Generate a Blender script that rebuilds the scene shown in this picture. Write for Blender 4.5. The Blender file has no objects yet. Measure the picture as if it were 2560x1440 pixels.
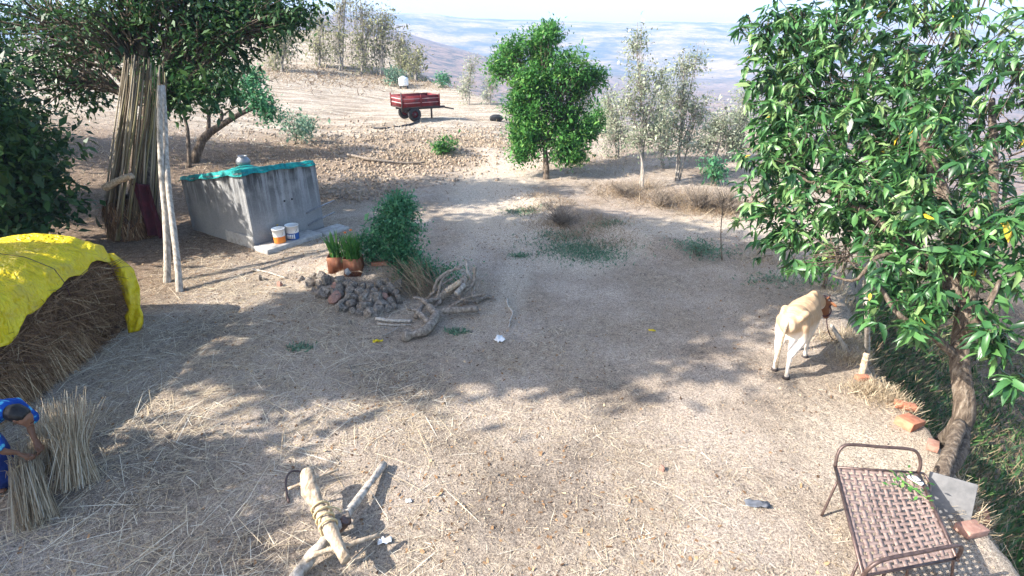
import bpy, bmesh, math, random
import numpy as np
from mathutils import Vector, Matrix
random.seed(7); RNG = np.random.default_rng(11)
SC = bpy.context.scene
COL = SC.collection
PI = math.pi

# ------------------------------------------------------------------ camera, sky, sun, exposure
EYE = 4.65; PITCH = math.radians(23.9); FOC = 1400.0
cam_data = bpy.data.cameras.new('camera'); cam = bpy.data.objects.new('camera', cam_data); COL.objects.link(cam)
cam.location = (0, 0, EYE); cam.rotation_euler = (PI/2 - PITCH, 0, 0)
cam_data.sensor_width = 36; cam_data.lens = FOC*36/2560; cam_data.clip_start = 0.05; cam_data.clip_end = 20000
SC.camera = cam
SUN_EL = math.radians(36); SUN_AZ = math.radians(16)           # sun on the left, a little behind the camera
SUN_DIR = Vector((-math.cos(SUN_AZ)*math.cos(SUN_EL), -math.sin(SUN_AZ)*math.cos(SUN_EL), math.sin(SUN_EL)))
world = bpy.data.worlds.new('World'); SC.world = world; world.use_nodes = True
wn = world.node_tree.nodes; wl = world.node_tree.links
sky = wn.new('ShaderNodeTexSky'); sky.sky_type = 'NISHITA'; sky.sun_disc = False
sky.sun_elevation = SUN_EL; sky.sun_rotation = math.atan2(SUN_DIR.x, SUN_DIR.y)
sky.air_density = 1.0; sky.dust_density = 2.0; sky.ozone_density = 1.5
wl.new(sky.outputs[0], wn['Background'].inputs[0]); wn['Background'].inputs[1].default_value = 0.15
sd = bpy.data.lights.new('sun', 'SUN'); sun = bpy.data.objects.new('sun', sd); COL.objects.link(sun)
sd.energy = 4.9; sd.angle = math.radians(0.55); sd.color = (1.0, 0.94, 0.86)
sun.rotation_euler = (-SUN_DIR).to_track_quat('-Z', 'Y').to_euler(); sun.location = (-20, -6, 20)
SC.view_settings.view_transform = 'Standard'; SC.view_settings.look = 'None'
SC.view_settings.exposure = 1.58; SC.view_settings.gamma = 1
SC.cycles.use_denoising = True
SC.cycles.max_bounces = 6; SC.cycles.volume_bounces = 1; SC.cycles.transparent_max_bounces = 6
SC.cycles.sample_clamp_indirect = 6

# ------------------------------------------------------------------ helpers
def G(px, py, z=0.0):
    """world point where a sight line of the camera meets height z"""
    u = (px-1280)/FOC; v = (720-py)/FOC
    d = Vector((u, math.cos(PITCH)+v*math.sin(PITCH), -math.sin(PITCH)+v*math.cos(PITCH)))
    return Vector((0, 0, EYE)) + d*((z-EYE)/d.z)
def W(px, py, depth):
    u = (px-1280)/FOC; v = (720-py)/FOC
    d = Vector((u, math.cos(PITCH)+v*math.sin(PITCH), -math.sin(PITCH)+v*math.cos(PITCH)))
    return Vector((0, 0, EYE)) + d*depth

def vnoise(x, y, seed=0):
    x = np.asarray(x, float); y = np.asarray(y, float)
    xi = np.floor(x); yi = np.floor(y); fx = x-xi; fy = y-yi
    fx = fx*fx*(3-2*fx); fy = fy*fy*(3-2*fy)
    def h(a, b):
        s = np.sin(a*127.1 + b*311.7 + seed*74.7)*43758.5453
        return s-np.floor(s)
    return (h(xi, yi)*(1-fx)+h(xi+1, yi)*fx)*(1-fy) + (h(xi, yi+1)*(1-fx)+h(xi+1, yi+1)*fx)*fy
def fbm(x, y, seed=0, oct=4):
    a = 0.5; s = 0
    for i in range(oct):
        s = s + a*(vnoise(np.asarray(x)*2**i, np.asarray(y)*2**i, seed+i)-0.5); a *= 0.5
    return s
def sstep(a, b, x):
    t = np.clip((np.asarray(x, float)-a)/(b-a), 0, 1); return t*t*(3-2*t)

class Acc:
    def __init__(s): s.V = []; s.F = []; s.n = 0; s.T = []
    def add(s, v, f, tint=0.5):
        v = np.asarray(v, float).reshape(-1, 3)
        s.V.append(v); s.T.append(np.broadcast_to(np.asarray(tint, float), (len(v),)))
        if isinstance(f, np.ndarray): s.F.append(f+s.n)
        else:
            by = {}
            for q in f: by.setdefault(len(q), []).append(q)
            for k in by: s.F.append(np.asarray(by[k], int)+s.n)
        s.n += len(v); return s
    def mesh(s, name, mat, origin=(0, 0, 0), smooth=False):
        V = np.concatenate(s.V) - np.asarray(origin, float)
        me = bpy.data.meshes.new(name)
        me.vertices.add(len(V)); me.vertices.foreach_set('co', V.ravel())
        tot = np.concatenate([np.full(len(f), f.shape[1]) for f in s.F]); loops = np.concatenate([f.ravel() for f in s.F])
        me.loops.add(len(loops)); me.loops.foreach_set('vertex_index', loops.astype(np.int32))
        me.polygons.add(len(tot)); st = np.concatenate([[0], np.cumsum(tot)[:-1]])
        me.polygons.foreach_set('loop_start', st.astype(np.int32)); me.polygons.foreach_set('loop_total', tot.astype(np.int32))
        if smooth: me.polygons.foreach_set('use_smooth', np.ones(len(tot), bool))
        at = me.attributes.new('tint', 'FLOAT', 'POINT'); at.data.foreach_set('value', np.concatenate(s.T).astype(np.float32))
        me.update(calc_edges=True); me.validate()
        if mat: me.materials.append(mat)
        return me
    def build(s, name, mat, parent=None, origin=None, smooth=False):
        o0 = ORG.get(parent.name, (0, 0, 0)) if parent else (origin if origin is not None else (0, 0, 0))
        ob = bpy.data.objects.new(name, s.mesh(name, mat, o0, smooth)); COL.objects.link(ob)
        ORG[ob.name] = tuple(o0)
        if parent: ob.parent = parent
        else: ob.location = o0
        return ob
ORG = {}
def tag(o, label, cat, group=None, kind=None):
    if label: o['label'] = label
    if cat: o['category'] = cat
    if group: o['group'] = group
    if kind: o['kind'] = kind
    return o
def thing(name, label, cat, loc, group=None):
    o = bpy.data.objects.new(name, None); COL.objects.link(o); o.empty_display_size = 0.1
    o.location = loc; ORG[o.name] = tuple(loc); return tag(o, label, cat, group)

def tube(pts, rad, sides=6, cap=True, flat=None):
    P = np.asarray([tuple(p) for p in pts], float); n = len(P)
    R = np.asarray(rad, float)
    if R.ndim == 0: R = np.full(n, float(R))
    if R.ndim == 1: R = np.stack([R, R], 1)
    T = np.gradient(P, axis=0) if n > 2 else np.repeat((P[-1:]-P[:1]), n, 0)
    T = T/np.maximum(np.linalg.norm(T, axis=1, keepdims=True), 1e-9)
    up = np.array([0, 0, 1.0]) if abs(T[0, 2]) < 0.9 else np.array([0, 1.0, 0])
    if flat is not None: up = np.asarray(flat, float)
    V = []
    for i in range(n):
        s_ = np.cross(T[i], up); s_ /= max(np.linalg.norm(s_), 1e-9); u_ = np.cross(s_, T[i])
        if flat is None: up = u_
        for k in range(sides):
            a = 2*PI*k/sides
            V.append(P[i] + s_*math.cos(a)*R[i, 0] + u_*math.sin(a)*R[i, 1])
    F = []
    for i in range(n-1):
        for k in range(sides):
            k2 = (k+1) % sides
            F.append((i*sides+k, i*sides+k2, (i+1)*sides+k2, (i+1)*sides+k))
    if cap:
        V.append(P[0]); V.append(P[-1]); c0 = n*sides; c1 = c0+1
        for k in range(sides):
            k2 = (k+1) % sides
            F.append((c0, k2, k)); F.append((c1, (n-1)*sides+k, (n-1)*sides+k2))
    return np.array(V), F
def rounded(pts, rad, sides=10, flat=None):
    """tube with round ends (closed) for bodies"""
    P = [Vector(p) for p in pts]; R = [(r, r) if not hasattr(r, '__len__') else r for r in rad]
    d0 = (P[0]-P[1]).normalized(); d1 = (P[-1]-P[-2]).normalized(); m0 = min(R[0]); m1 = min(R[-1])
    pp = [P[0]+d0*m0*0.95, P[0]+d0*m0*0.7]+P+[P[-1]+d1*m1*0.7, P[-1]+d1*m1*0.95]
    sc_ = lambda r, f: (r[0]*f, r[1]*f)
    rr = [sc_(R[0], .25), sc_(R[0], .72)]+R+[sc_(R[-1], .72), sc_(R[-1], .25)]
    return tube(pp, rr, sides, True, flat)
BOXF = [(0, 3, 2, 1), (4, 5, 6, 7), (0, 1, 5, 4), (1, 2, 6, 5), (2, 3, 7, 6), (3, 0, 4, 7)]
def box(c, s, rz=0.0, R=None):
    sx, sy, sz = s[0]/2, s[1]/2, s[2]/2
    v = np.array([(-sx, -sy, -sz), (sx, -sy, -sz), (sx, sy, -sz), (-sx, sy, -sz), (-sx, -sy, sz), (sx, -sy, sz), (sx, sy, sz), (-sx, sy, sz)])
    M = np.array(R) if R is not None else np.array(Matrix.Rotation(rz, 3, 'Z'))
    return v @ M.T + np.array(tuple(c)), BOXF
def bevel(ob, w=0.01, seg=2):
    m = ob.modifiers.new('bevel', 'BEVEL'); m.width = w; m.segments = seg; m.limit_method = 'ANGLE'; return ob
def spline(pts, n=12):
    P = np.array([tuple(p) for p in pts], float)
    if len(P) < 3: return [Vector(P[0]*(1-t)+P[-1]*t) for t in np.linspace(0, 1, n)]
    Q = np.concatenate([[2*P[0]-P[1]], P, [2*P[-1]-P[-2]]]); out = []
    m = len(P)-1
    for t in np.linspace(0, m, n):
        i = min(int(t), m-1); f = t-i; a, b, c, d = Q[i:i+4]
        out.append(Vector(0.5*((2*b)+(-a+c)*f+(2*a-5*b+4*c-d)*f*f+(-a+3*b-3*c+d)*f**3)))
    return out
def frames(ax, nrm):
    ax = ax/np.maximum(np.linalg.norm(ax, axis=1, keepdims=True), 1e-9)
    b = np.cross(nrm, ax); b = b/np.maximum(np.linalg.norm(b, axis=1, keepdims=True), 1e-9)
    c = np.cross(ax, b)
    return np.stack([ax, b, c], 2)           # columns
def scatter(acc, tv, tf, pos, M, scale, tint):
    """copies of a small template"""
    n = len(pos); k = len(tv)
    scale = np.asarray(scale, float)
    S = scale[:, None, None] if scale.ndim == 1 else scale[:, None, :]
    V = np.einsum('nij,nkj->nki', M, tv[None]*S) + pos[:, None, :]
    F = np.asarray(tf)[None]+(np.arange(n)*k)[:, None, None]
    acc.add(V.reshape(-1, 3), F.reshape(-1, len(tf[0])), np.repeat(np.broadcast_to(tint, (n,)), k))
def runit(n, rng=RNG):
    v = rng.normal(size=(n, 3)); return v/np.linalg.norm(v, axis=1, keepdims=True)

DIA_V = np.array([(0, 0, 0), (.45, .5, .06), (1, 0, -.05), (.45, -.5, .06)]); DIA_F = [(0, 3, 2, 1)]
_t = [0, .3, .65, 1]
MAN_V = np.array([(0, 0, 0), (.3, 0, .02), (.65, 0, -.08), (1, 0, -.28),
                  (.3, .5, .07), (.65, .44, -.02), (.3, -.5, .07), (.65, -.44, -.02)])
MAN_F3 = [(0, 1, 4), (0, 6, 1), (5, 2, 3), (2, 7, 3)]; MAN_F4 = [(1, 2, 5, 4), (6, 7, 2, 1)]

# ------------------------------------------------------------------ materials
def N(nt, t, **kw):
    n = nt.nodes.new(t)
    for k, v in kw.items():
        if k in n.inputs.keys(): n.inputs[k].default_value = v
        else: setattr(n, k, v)
    return n
def ramp(nt, fac, stops):
    r = nt.nodes.new('ShaderNodeValToRGB'); nt.links.new(fac, r.inputs[0])
    e = r.color_ramp.elements
    while len(e) < len(stops): e.new(0.5)
    for i, (p, c) in enumerate(stops): e[i].position = p; e[i].color = (*c, 1)
    return r.outputs[0]
def mix(nt, fac, a, b, mode='MIX'):
    m = nt.nodes.new('ShaderNodeMix'); m.data_type = 'RGBA'; m.blend_type = mode
    for s, v in ((m.inputs[0], fac), (m.inputs[6], a), (m.inputs[7], b)):
        if isinstance(v, (float, int)): s.default_value = v
        elif isinstance(v, tuple): s.default_value = (*v, 1)
        else: nt.links.new(v, s)
    return m.outputs[2]
def base(name, rough=0.8, spec=0.3):
    m = bpy.data.materials.new(name); m.use_nodes = True; nt = m.node_tree
    p = nt.nodes['Principled BSDF']; p.inputs['Roughness'].default_value = rough
    p.inputs['Specular IOR Level'].default_value = spec
    return m, nt, p
def noise(nt, scale, detail=4, rough=0.6, coord='Object', stretch=None):
    tc = nt.nodes.new('ShaderNodeTexCoord'); n = N(nt, 'ShaderNodeTexNoise', Scale=scale, Detail=detail, Roughness=rough)
    if stretch:
        mp = nt.nodes.new('ShaderNodeMapping'); mp.inputs['Scale'].default_value = stretch
        nt.links.new(tc.outputs[coord], mp.inputs[0]); nt.links.new(mp.outputs[0], n.inputs['Vector'])
    else: nt.links.new(tc.outputs[coord], n.inputs['Vector'])
    return n.outputs['Fac']
def bump(nt, p, h, strength=0.4, dist=0.02):
    b = N(nt, 'ShaderNodeBump', Strength=strength, Distance=dist); nt.links.new(h, b.inputs['Height'])
    nt.links.new(b.outputs[0], p.inputs['Normal'])
def mat_noise(name, c1, c2, scale=8, rough=0.8, bs=0.4, bd=0.02, stretch=None, c3=None, spec=0.3, metal=0):
    m, nt, p = base(name, rough, spec); n = noise(nt, scale, 5, .65, 'Object', stretch)
    st = [(.3, c1), (.68, c2)] if c3 is None else [(.28, c1), (.5, c2), (.7, c3)]
    nt.links.new(ramp(nt, n, st), p.inputs['Base Color']); p.inputs['Metallic'].default_value = metal
    if bs: bump(nt, p, n, bs, bd)
    return m
def mat_tint(name, stops, rough=0.6, trans=0.0, spec=0.3, wob=0.0):
    """colour by each leaf's or straw's own tint"""
    m, nt, p = base(name, rough, spec)
    a = nt.nodes.new('ShaderNodeAttribute'); a.attribute_name = 'tint'
    c = ramp(nt, a.outputs['Fac'], stops); nt.links.new(c, p.inputs['Base Color'])
    if trans:
        t = nt.nodes.new('ShaderNodeBsdfTranslucent'); nt.links.new(c, t.inputs[0])
        mx = nt.nodes.new('ShaderNodeMixShader'); mx.inputs[0].default_value = trans
        nt.links.new(p.outputs[0], mx.inputs[1]); nt.links.new(t.outputs[0], mx.inputs[2])
        nt.links.new(mx.outputs[0], nt.nodes['Material Output'].inputs[0])
    return m

def ground_material():
    m, nt, p = base('dry_earth', 0.95, 0.1)
    n1 = noise(nt, 0.55, 4, .6); n2 = noise(nt, 7, 6, .75); n3 = noise(nt, 38, 4, .8); n4 = noise(nt, 130, 3, .7)
    def att(k):
        a = nt.nodes.new('ShaderNodeAttribute'); a.attribute_name = k; return a.outputs['Fac']
    straw = mix(nt, ramp(nt, n2, [(.35, (0, 0, 0)), (.65, (1, 1, 1))]), (.29, .235, .185), (.50, .42, .33))
    dirt = mix(nt, ramp(nt, n1, [(.35, (0, 0, 0)), (.68, (1, 1, 1))]), (.40, .335, .275), (.54, .46, .385))
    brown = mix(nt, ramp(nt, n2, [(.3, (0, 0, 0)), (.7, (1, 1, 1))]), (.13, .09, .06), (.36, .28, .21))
    c = mix(nt, ramp(nt, n1, [(.4, (0, 0, 0)), (.6, (1, 1, 1))]), straw, dirt)
    c = mix(nt, att('chaff'), c, mix(nt, ramp(nt, n2, [(.35, (0, 0, 0)), (.65, (1, 1, 1))]), (.17, .14, .115), (.36, .30, .24)))
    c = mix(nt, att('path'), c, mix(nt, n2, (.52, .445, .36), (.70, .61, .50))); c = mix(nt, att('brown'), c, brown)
    nst = noise(nt, .9, 5, .7, 'Object', (.35, 1.6, 1))
    fieldc = mix(nt, ramp(nt, nst, [(.42, (0, 0, 0)), (.56, (1, 1, 1))]), (.29, .235, .175), (.50, .45, .37))
    c = mix(nt, att('field'), c, fieldc)
    c = mix(nt, att('dust'), c, (.33, .31, .30))
    sp = ramp(nt, n3, [(.36, (.34, .31, .29)), (.52, (1, 1, 1)), (.68, (1.4, 1.36, 1.28))])
    c = mix(nt, .9, c, sp, 'MULTIPLY')
    sp2 = ramp(nt, n4, [(.38, (.36, .33, .31)), (.5, (1, 1, 1)), (.64, (1.35, 1.32, 1.24))])
    c = mix(nt, .9, c, sp2, 'MULTIPLY')
    nt.links.new(c, p.inputs['Base Color'])
    ad = N(nt, 'ShaderNodeMath', operation='ADD'); nt.links.new(n3, ad.inputs[0]); nt.links.new(n2, ad.inputs[1])
    a2 = N(nt, 'ShaderNodeMath', operation='MULTIPLY_ADD'); nt.links.new(noise(nt, 3.2, 3, .5), a2.inputs[0]); a2.inputs[1].default_value = 2.5; nt.links.new(ad.outputs[0], a2.inputs[2])
    bump(nt, p, a2.outputs[0], 1.0, .04)
    return m
M = {}
M['ground'] = ground_material()
M['straw'] = mat_tint('straw', [(0, (.20, .14, .08)), (.35, (.42, .32, .20)), (.7, (.62, .52, .36)), (1, (.74, .68, .55))], .75, .15)
M['hay'] = mat_tint('old_hay', [(0, (.06, .03, .014)), (.4, (.15, .082, .04)), (.75, (.30, .18, .09)), (1, (.50, .37, .22))], .85)
M['haybody'] = mat_noise('hay_mass', (.05, .026, .012), (.15, .085, .042), 22, .95, .9, .06, (1, 1, .35))
M['dgrass'] = mat_tint('dry_grass', [(0, (.16, .11, .07)), (.5, (.36, .28, .18)), (1, (.60, .52, .38))], .85, .2)
M['weed'] = mat_tint('weed_leaves', [(0, (.05, .10, .06)), (.5, (.10, .20, .12)), (1, (.2, .3, .2))], .7, .2)
M['green'] = mat_tint('fresh_leaves', [(0, (.02, .075, .018)), (.4, (.055, .19, .04)), (.75, (.11, .29, .055)), (1, (.25, .40, .10))], .5, .38, .4)
M['neem'] = mat_tint('dark_leaves', [(0, (.018, .05, .016)), (.5, (.035, .10, .03)), (1, (.10, .18, .05))], .5, .25, .4)
M['mango'] = mat_tint('mango_leaves', [(0, (.012, .045, .014)), (.35, (.04, .125, .035)), (.7, (.095, .22, .06)), (.93, (.24, .33, .13)), (.97, (.55, .38, .03))], .4, .22, .5)
M['bush'] = mat_tint('bush_leaves', [(0, (.025, .10, .05)), (.5, (.065, .23, .10)), (1, (.16, .36, .15))], .5, .3, .4)
M['pale'] = mat_tint('pale_leaves', [(0, (.13, .165, .10)), (.5, (.29, .33, .215)), (1, (.50, .51, .39))], .7, .3)
M['olive'] = mat_tint('olive_leaves', [(0, (.12, .13, .06)), (.5, (.24, .25, .12)), (1, (.42, .40, .25))], .7, .3)
M['bark'] = mat_noise('brown_bark', (.03, .021, .015), (.12, .09, .065), 20, .95, 1.0, .05, (1, 1, .25), (.26, .215, .165))
M['palebark'] = mat_noise('pale_bark', (.13, .11, .085), (.36, .32, .27), 18, .9, .8, .02, (1, 1, .3), (.55, .50, .43))
M['greybark'] = mat_noise('grey_bark', (.10, .085, .07), (.22, .195, .165), 14, .9, .6, .02, (1, 1, .3), (.36, .33, .29))
M['deadwood'] = mat_noise('dead_wood', (.06, .048, .036), (.22, .18, .14), 22, .9, .9, .02, (1, 1, .5), (.42, .36, .30))
M['wood'] = mat_noise('worn_wood', (.15, .105, .065), (.40, .31, .215), 26, .85, .9, .02, (1, .3, 1), (.56, .46, .34))
M['yellow'] = None
M['stone'] = mat_noise('field_stone', (.055, .045, .036), (.19, .16, .13), 5, .95, .9, .03, None, (.36, .315, .265))
M['crumb'] = mat_noise('earth_crumb', (.16, .12, .085), (.44, .35, .26), 3, .95, .3, .01)
M['redstone'] = mat_noise('reddish_stone', (.22, .11, .08), (.42, .25, .19), 9, .9, .7, .02)
M['brick'] = mat_noise('clay_brick', (.30, .11, .06), (.50, .22, .13), 12, .9, .6, .01)
M['rust'] = mat_noise('rusty_tin', (.06, .024, .015), (.19, .065, .03), 9, .75, .5, .01, (1, 1, .3), (.26, .12, .06))
M['white'] = mat_noise('white_plastic', (.72, .72, .70), (.82, .82, .80), 5, .4, .0)
M['black'] = mat_noise('black_rubber', (.012, .012, .013), (.035, .033, .032), 12, .6, .3, .005)
M['steel'] = mat_noise('brown_painted_steel', (.045, .03, .028), (.15, .10, .085), 18, .45, .2, .004, None, None, .5, .5)
M['greysteel'] = mat_noise('grey_steel', (.16, .16, .17), (.34, .34, .35), 12, .35, .2, .004, None, None, .5, .7)
M['strap'] = mat_noise('woven_tape', (.12, .08, .07), (.23, .165, .14), 20, .7, .2, .004, None, (.31, .235, .20))
M['net'] = mat_noise('teal_shade_net', (.0, .09, .085), (.008, .32, .29), 12, .6, .6, .02)
M['orange'] = mat_noise('orange_print', (.75, .16, .03), (.85, .28, .05), 6, .4, 0)
M['blue'] = mat_noise('blue_print', (.02, .06, .22), (.03, .12, .38), 6, .4, 0)
M['trailer'] = mat_noise('red_trailer_paint', (.035, .014, .011), (.125, .01, .012), 4, .6, .2, .006, None, (.19, .018, .02))
M['highlight_line'] = mat_noise('pink_highlight', (.42, .22, .22), (.58, .42, .40), 5, .5, 0)
M['chassis'] = mat_noise('dark_chassis', (.02, .018, .018), (.07, .055, .05), 8, .6, .2, .004)
M['skin'] = mat_noise('brown_skin', (.16, .075, .042), (.22, .11, .065), 6, .55, .1, .004)
M['hair'] = mat_noise('black_hair', (.006, .005, .005), (.022, .018, .016), 40, .45, .4, .006, (1, 1, .2))
M['skirt'] = mat_noise('dark_blue_cloth', (.008, .018, .10), (.02, .05, .22), 9, .85, .4, .02)
M['maroon'] = mat_noise('maroon_cloth', (.03, .008, .012), (.085, .015, .024), 6, .9, .6, .03)
M['rope'] = mat_noise('straw_rope', (.40, .30, .15), (.62, .50, .28), 40, .9, .5, .006)
M['darkrope'] = mat_noise('dark_rope', (.03, .015, .02), (.10, .04, .05), 30, .9, .4, .004)
M['brass'] = mat_noise('brass', (.45, .30, .06), (.60, .45, .10), 6, .35, 0, .01, None, None, .5, .9)
M['slab'] = mat_noise('rough_slab', (.24, .23, .21), (.46, .44, .41), 9, .9, .7, .02)
M['greyboard'] = mat_noise('grey_board', (.10, .10, .10), (.19, .185, .18), 5, .85, .3, .01)
M['silver'] = mat_noise('dented_aluminium', (.16, .165, .175), (.28, .285, .30), 5, .45, .3, .01, None, None, .5, .6)
M['flower'] = mat_noise('orange_flower', (.65, .12, .02), (.8, .22, .04), 5, .6, 0)

m, nt, p = base('yellow_tarpaulin', .38, .45)
n = noise(nt, 3.5, 4, .6); n2 = noise(nt, 14, 4, .6, 'Object', (1, 1, 3))
nd = noise(nt, 2.2, 6, .7); ycol = mix(nt, ramp(nt, nd, [(.52, (0, 0, 0)), (.68, (.55, .55, .55))]), ramp(nt, n, [(.35, (.80, .60, .008)), (.65, (.88, .72, .015))]), (.52, .40, .09))
nt.links.new(ycol, p.inputs['Base Color']); rg1 = N(nt, 'ShaderNodeMath', operation='SUBTRACT'); rg1.inputs[1].default_value = .5; nt.links.new(noise(nt, 5, 3, .55, 'Object', (1, 1.4, .8)), rg1.inputs[0]); rg2 = N(nt, 'ShaderNodeMath', operation='ABSOLUTE'); nt.links.new(rg1.outputs[0], rg2.inputs[0]); n2 = rg2.outputs[0]
t = N(nt, 'ShaderNodeBsdfTranslucent'); t.inputs[0].default_value = (.85, .62, .02, 1)
mx = nt.nodes.new('ShaderNodeMixShader'); mx.inputs[0].default_value = .25
bump(nt, p, n2, 1.0, .16)
nt.links.new(p.outputs[0], mx.inputs[1]); nt.links.new(t.outputs[0], mx.inputs[2]); nt.links.new(mx.outputs[0], nt.nodes['Material Output'].inputs[0])
M['yellow'] = m

# weathered tank plaster: grey cement with black algae runs from the rim
m, nt, p = base('weathered_cement', .9, .2)
n = noise(nt, 1.6, 5, .65); ns = noise(nt, 3.2, 5, .7, 'Object', (1.6, 1.6, .12)); nf = noise(nt, 30, 4, .7)
c = mix(nt, n, (.20, .205, .21), (.37, .37, .365))
tc = nt.nodes.new('ShaderNodeTexCoord'); sx = nt.nodes.new('ShaderNodeSeparateXYZ'); nt.links.new(tc.outputs['Object'], sx.inputs[0])
mr = N(nt, 'ShaderNodeMapRange'); nt.links.new(sx.outputs[2], mr.inputs[0]); mr.inputs[1].default_value = .35; mr.inputs[2].default_value = 1.9
ml = N(nt, 'ShaderNodeMath', operation='MULTIPLY'); nt.links.new(mr.outputs[0], ml.inputs[0]); nt.links.new(ramp(nt, ns, [(.41, (0, 0, 0)), (.53, (1, 1, 1))]), ml.inputs[1])
c = mix(nt, ml.outputs[0], c, (.028, .026, .024))
pt = ramp(nt, noise(nt, 2.6, 3, .5), [(.5, (0, 0, 0)), (.72, (.6, .6, .6))]); c = mix(nt, pt, c, mix(nt, n, (.28, .275, .26), (.40, .39, .37)))
c = mix(nt, .4, c, ramp(nt, nf, [(.35, (.6, .6, .6)), (.6, (1.1, 1.1, 1.1))]), 'MULTIPLY')
nt.links.new(c, p.inputs['Base Color']); bump(nt, p, nf, .4, .01); M['cement'] = m

# printed shirt: blue cloth with pale blue blossoms
m, nt, p = base('blue_floral_cloth', .85, .2)
tc = nt.nodes.new('ShaderNodeTexCoord'); vo = N(nt, 'ShaderNodeTexVoronoi', Scale=13.0); nz = N(nt, 'ShaderNodeTexNoise', Scale=14.0); nt.links.new(tc.outputs['Object'], nz.inputs['Vector']); vm = N(nt, 'ShaderNodeVectorMath', operation='MULTIPLY_ADD'); vm.inputs[1].default_value = (.09, .09, .09); nt.links.new(nz.outputs['Color'], vm.inputs[0]); nt.links.new(tc.outputs['Object'], vm.inputs[2]); nt.links.new(vm.outputs[0], vo.inputs['Vector'])
c = ramp(nt, vo.outputs['Distance'], [(.28, (.10, .45, .62)), (.40, (.01, .09, .38)), (.7, (.008, .05, .26))])
nt.links.new(c, p.inputs['Base Color']); bump(nt, p, noise(nt, 12, 3), .4, .02); M['shirt'] = m

# cow hide: cream legs and belly, tan back, red-brown face
m, nt, p = base('cow_hide', .75, .25)
tc = nt.nodes.new('ShaderNodeTexCoord'); sx = nt.nodes.new('ShaderNodeSeparateXYZ'); nt.links.new(tc.outputs['Object'], sx.inputs[0])
n = noise(nt, 4, 4, .6); n9 = noise(nt, 9, 4, .6, 'Object', (3, 1, .4))
ad = N(nt, 'ShaderNodeMath', operation='MULTIPLY_ADD'); nt.links.new(n, ad.inputs[0]); ad.inputs[1].default_value = .28; nt.links.new(sx.outputs[2], ad.inputs[2])
c = ramp(nt, ad.outputs[0], [(.80, (.64, .585, .52)), (.95, (.55, .44, .33)), (1.0, (.46, .31, .185))])
c = mix(nt, ramp(nt, n9, [(.45, (0, 0, 0)), (.62, (.5, .5, .5))]), c, (.56, .44, .32))
c = mix(nt, ramp(nt, noise(nt, 7, 4, .6), [(.3, (.35, .35, .35)), (.5, (0, 0, 0))]), c, (.30, .19, .10))
fr = N(nt, 'ShaderNodeMath', operation='GREATER_THAN'); nt.links.new(sx.outputs[0], fr.inputs[0]); fr.inputs[1].default_value = 1.22
c = mix(nt, fr.outputs[0], c, (.20, .085, .04)); nt.links.new(c, p.inputs['Base Color']); bump(nt, p, noise(nt, 16, 3, .5, 'Object', (1.6, .4, .25)), .55, .03)
M['cow'] = m

# far hillsides
m, nt, p = base('far_slopes', .95, .1)
n = noise(nt, .012, 6, .75, 'Object', (.5, 1, 1)); n2 = noise(nt, .16, 5, .8, 'Object', (.4, 1, 1))
c = mix(nt, ramp(nt, n, [(.42, (0, 0, 0)), (.58, (1, 1, 1))]), (.05, .07, .035), (.36, .26, .17))
c = mix(nt, .6, c, ramp(nt, n2, [(.4, (.35, .4, .3)), (.6, (1.1, 1.05, 1))]), 'MULTIPLY')
tc = nt.nodes.new('ShaderNodeTexCoord'); sx = nt.nodes.new('ShaderNodeSeparateXYZ'); nt.links.new(tc.outputs['Object'], sx.inputs[0]); mr = N(nt, 'ShaderNodeMapRange'); nt.links.new(sx.outputs[1], mr.inputs[0]); mr.inputs[1].default_value = 1300; mr.inputs[2].default_value = 800
c = mix(nt, mr.outputs[0], c, mix(nt, ramp(nt, n2, [(.42, (0, 0, 0)), (.55, (1, 1, 1))]), (.05, .05, .03), (.25, .165, .105)))
nt.links.new(c, p.inputs['Base Color']); M['hills'] = m

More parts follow.
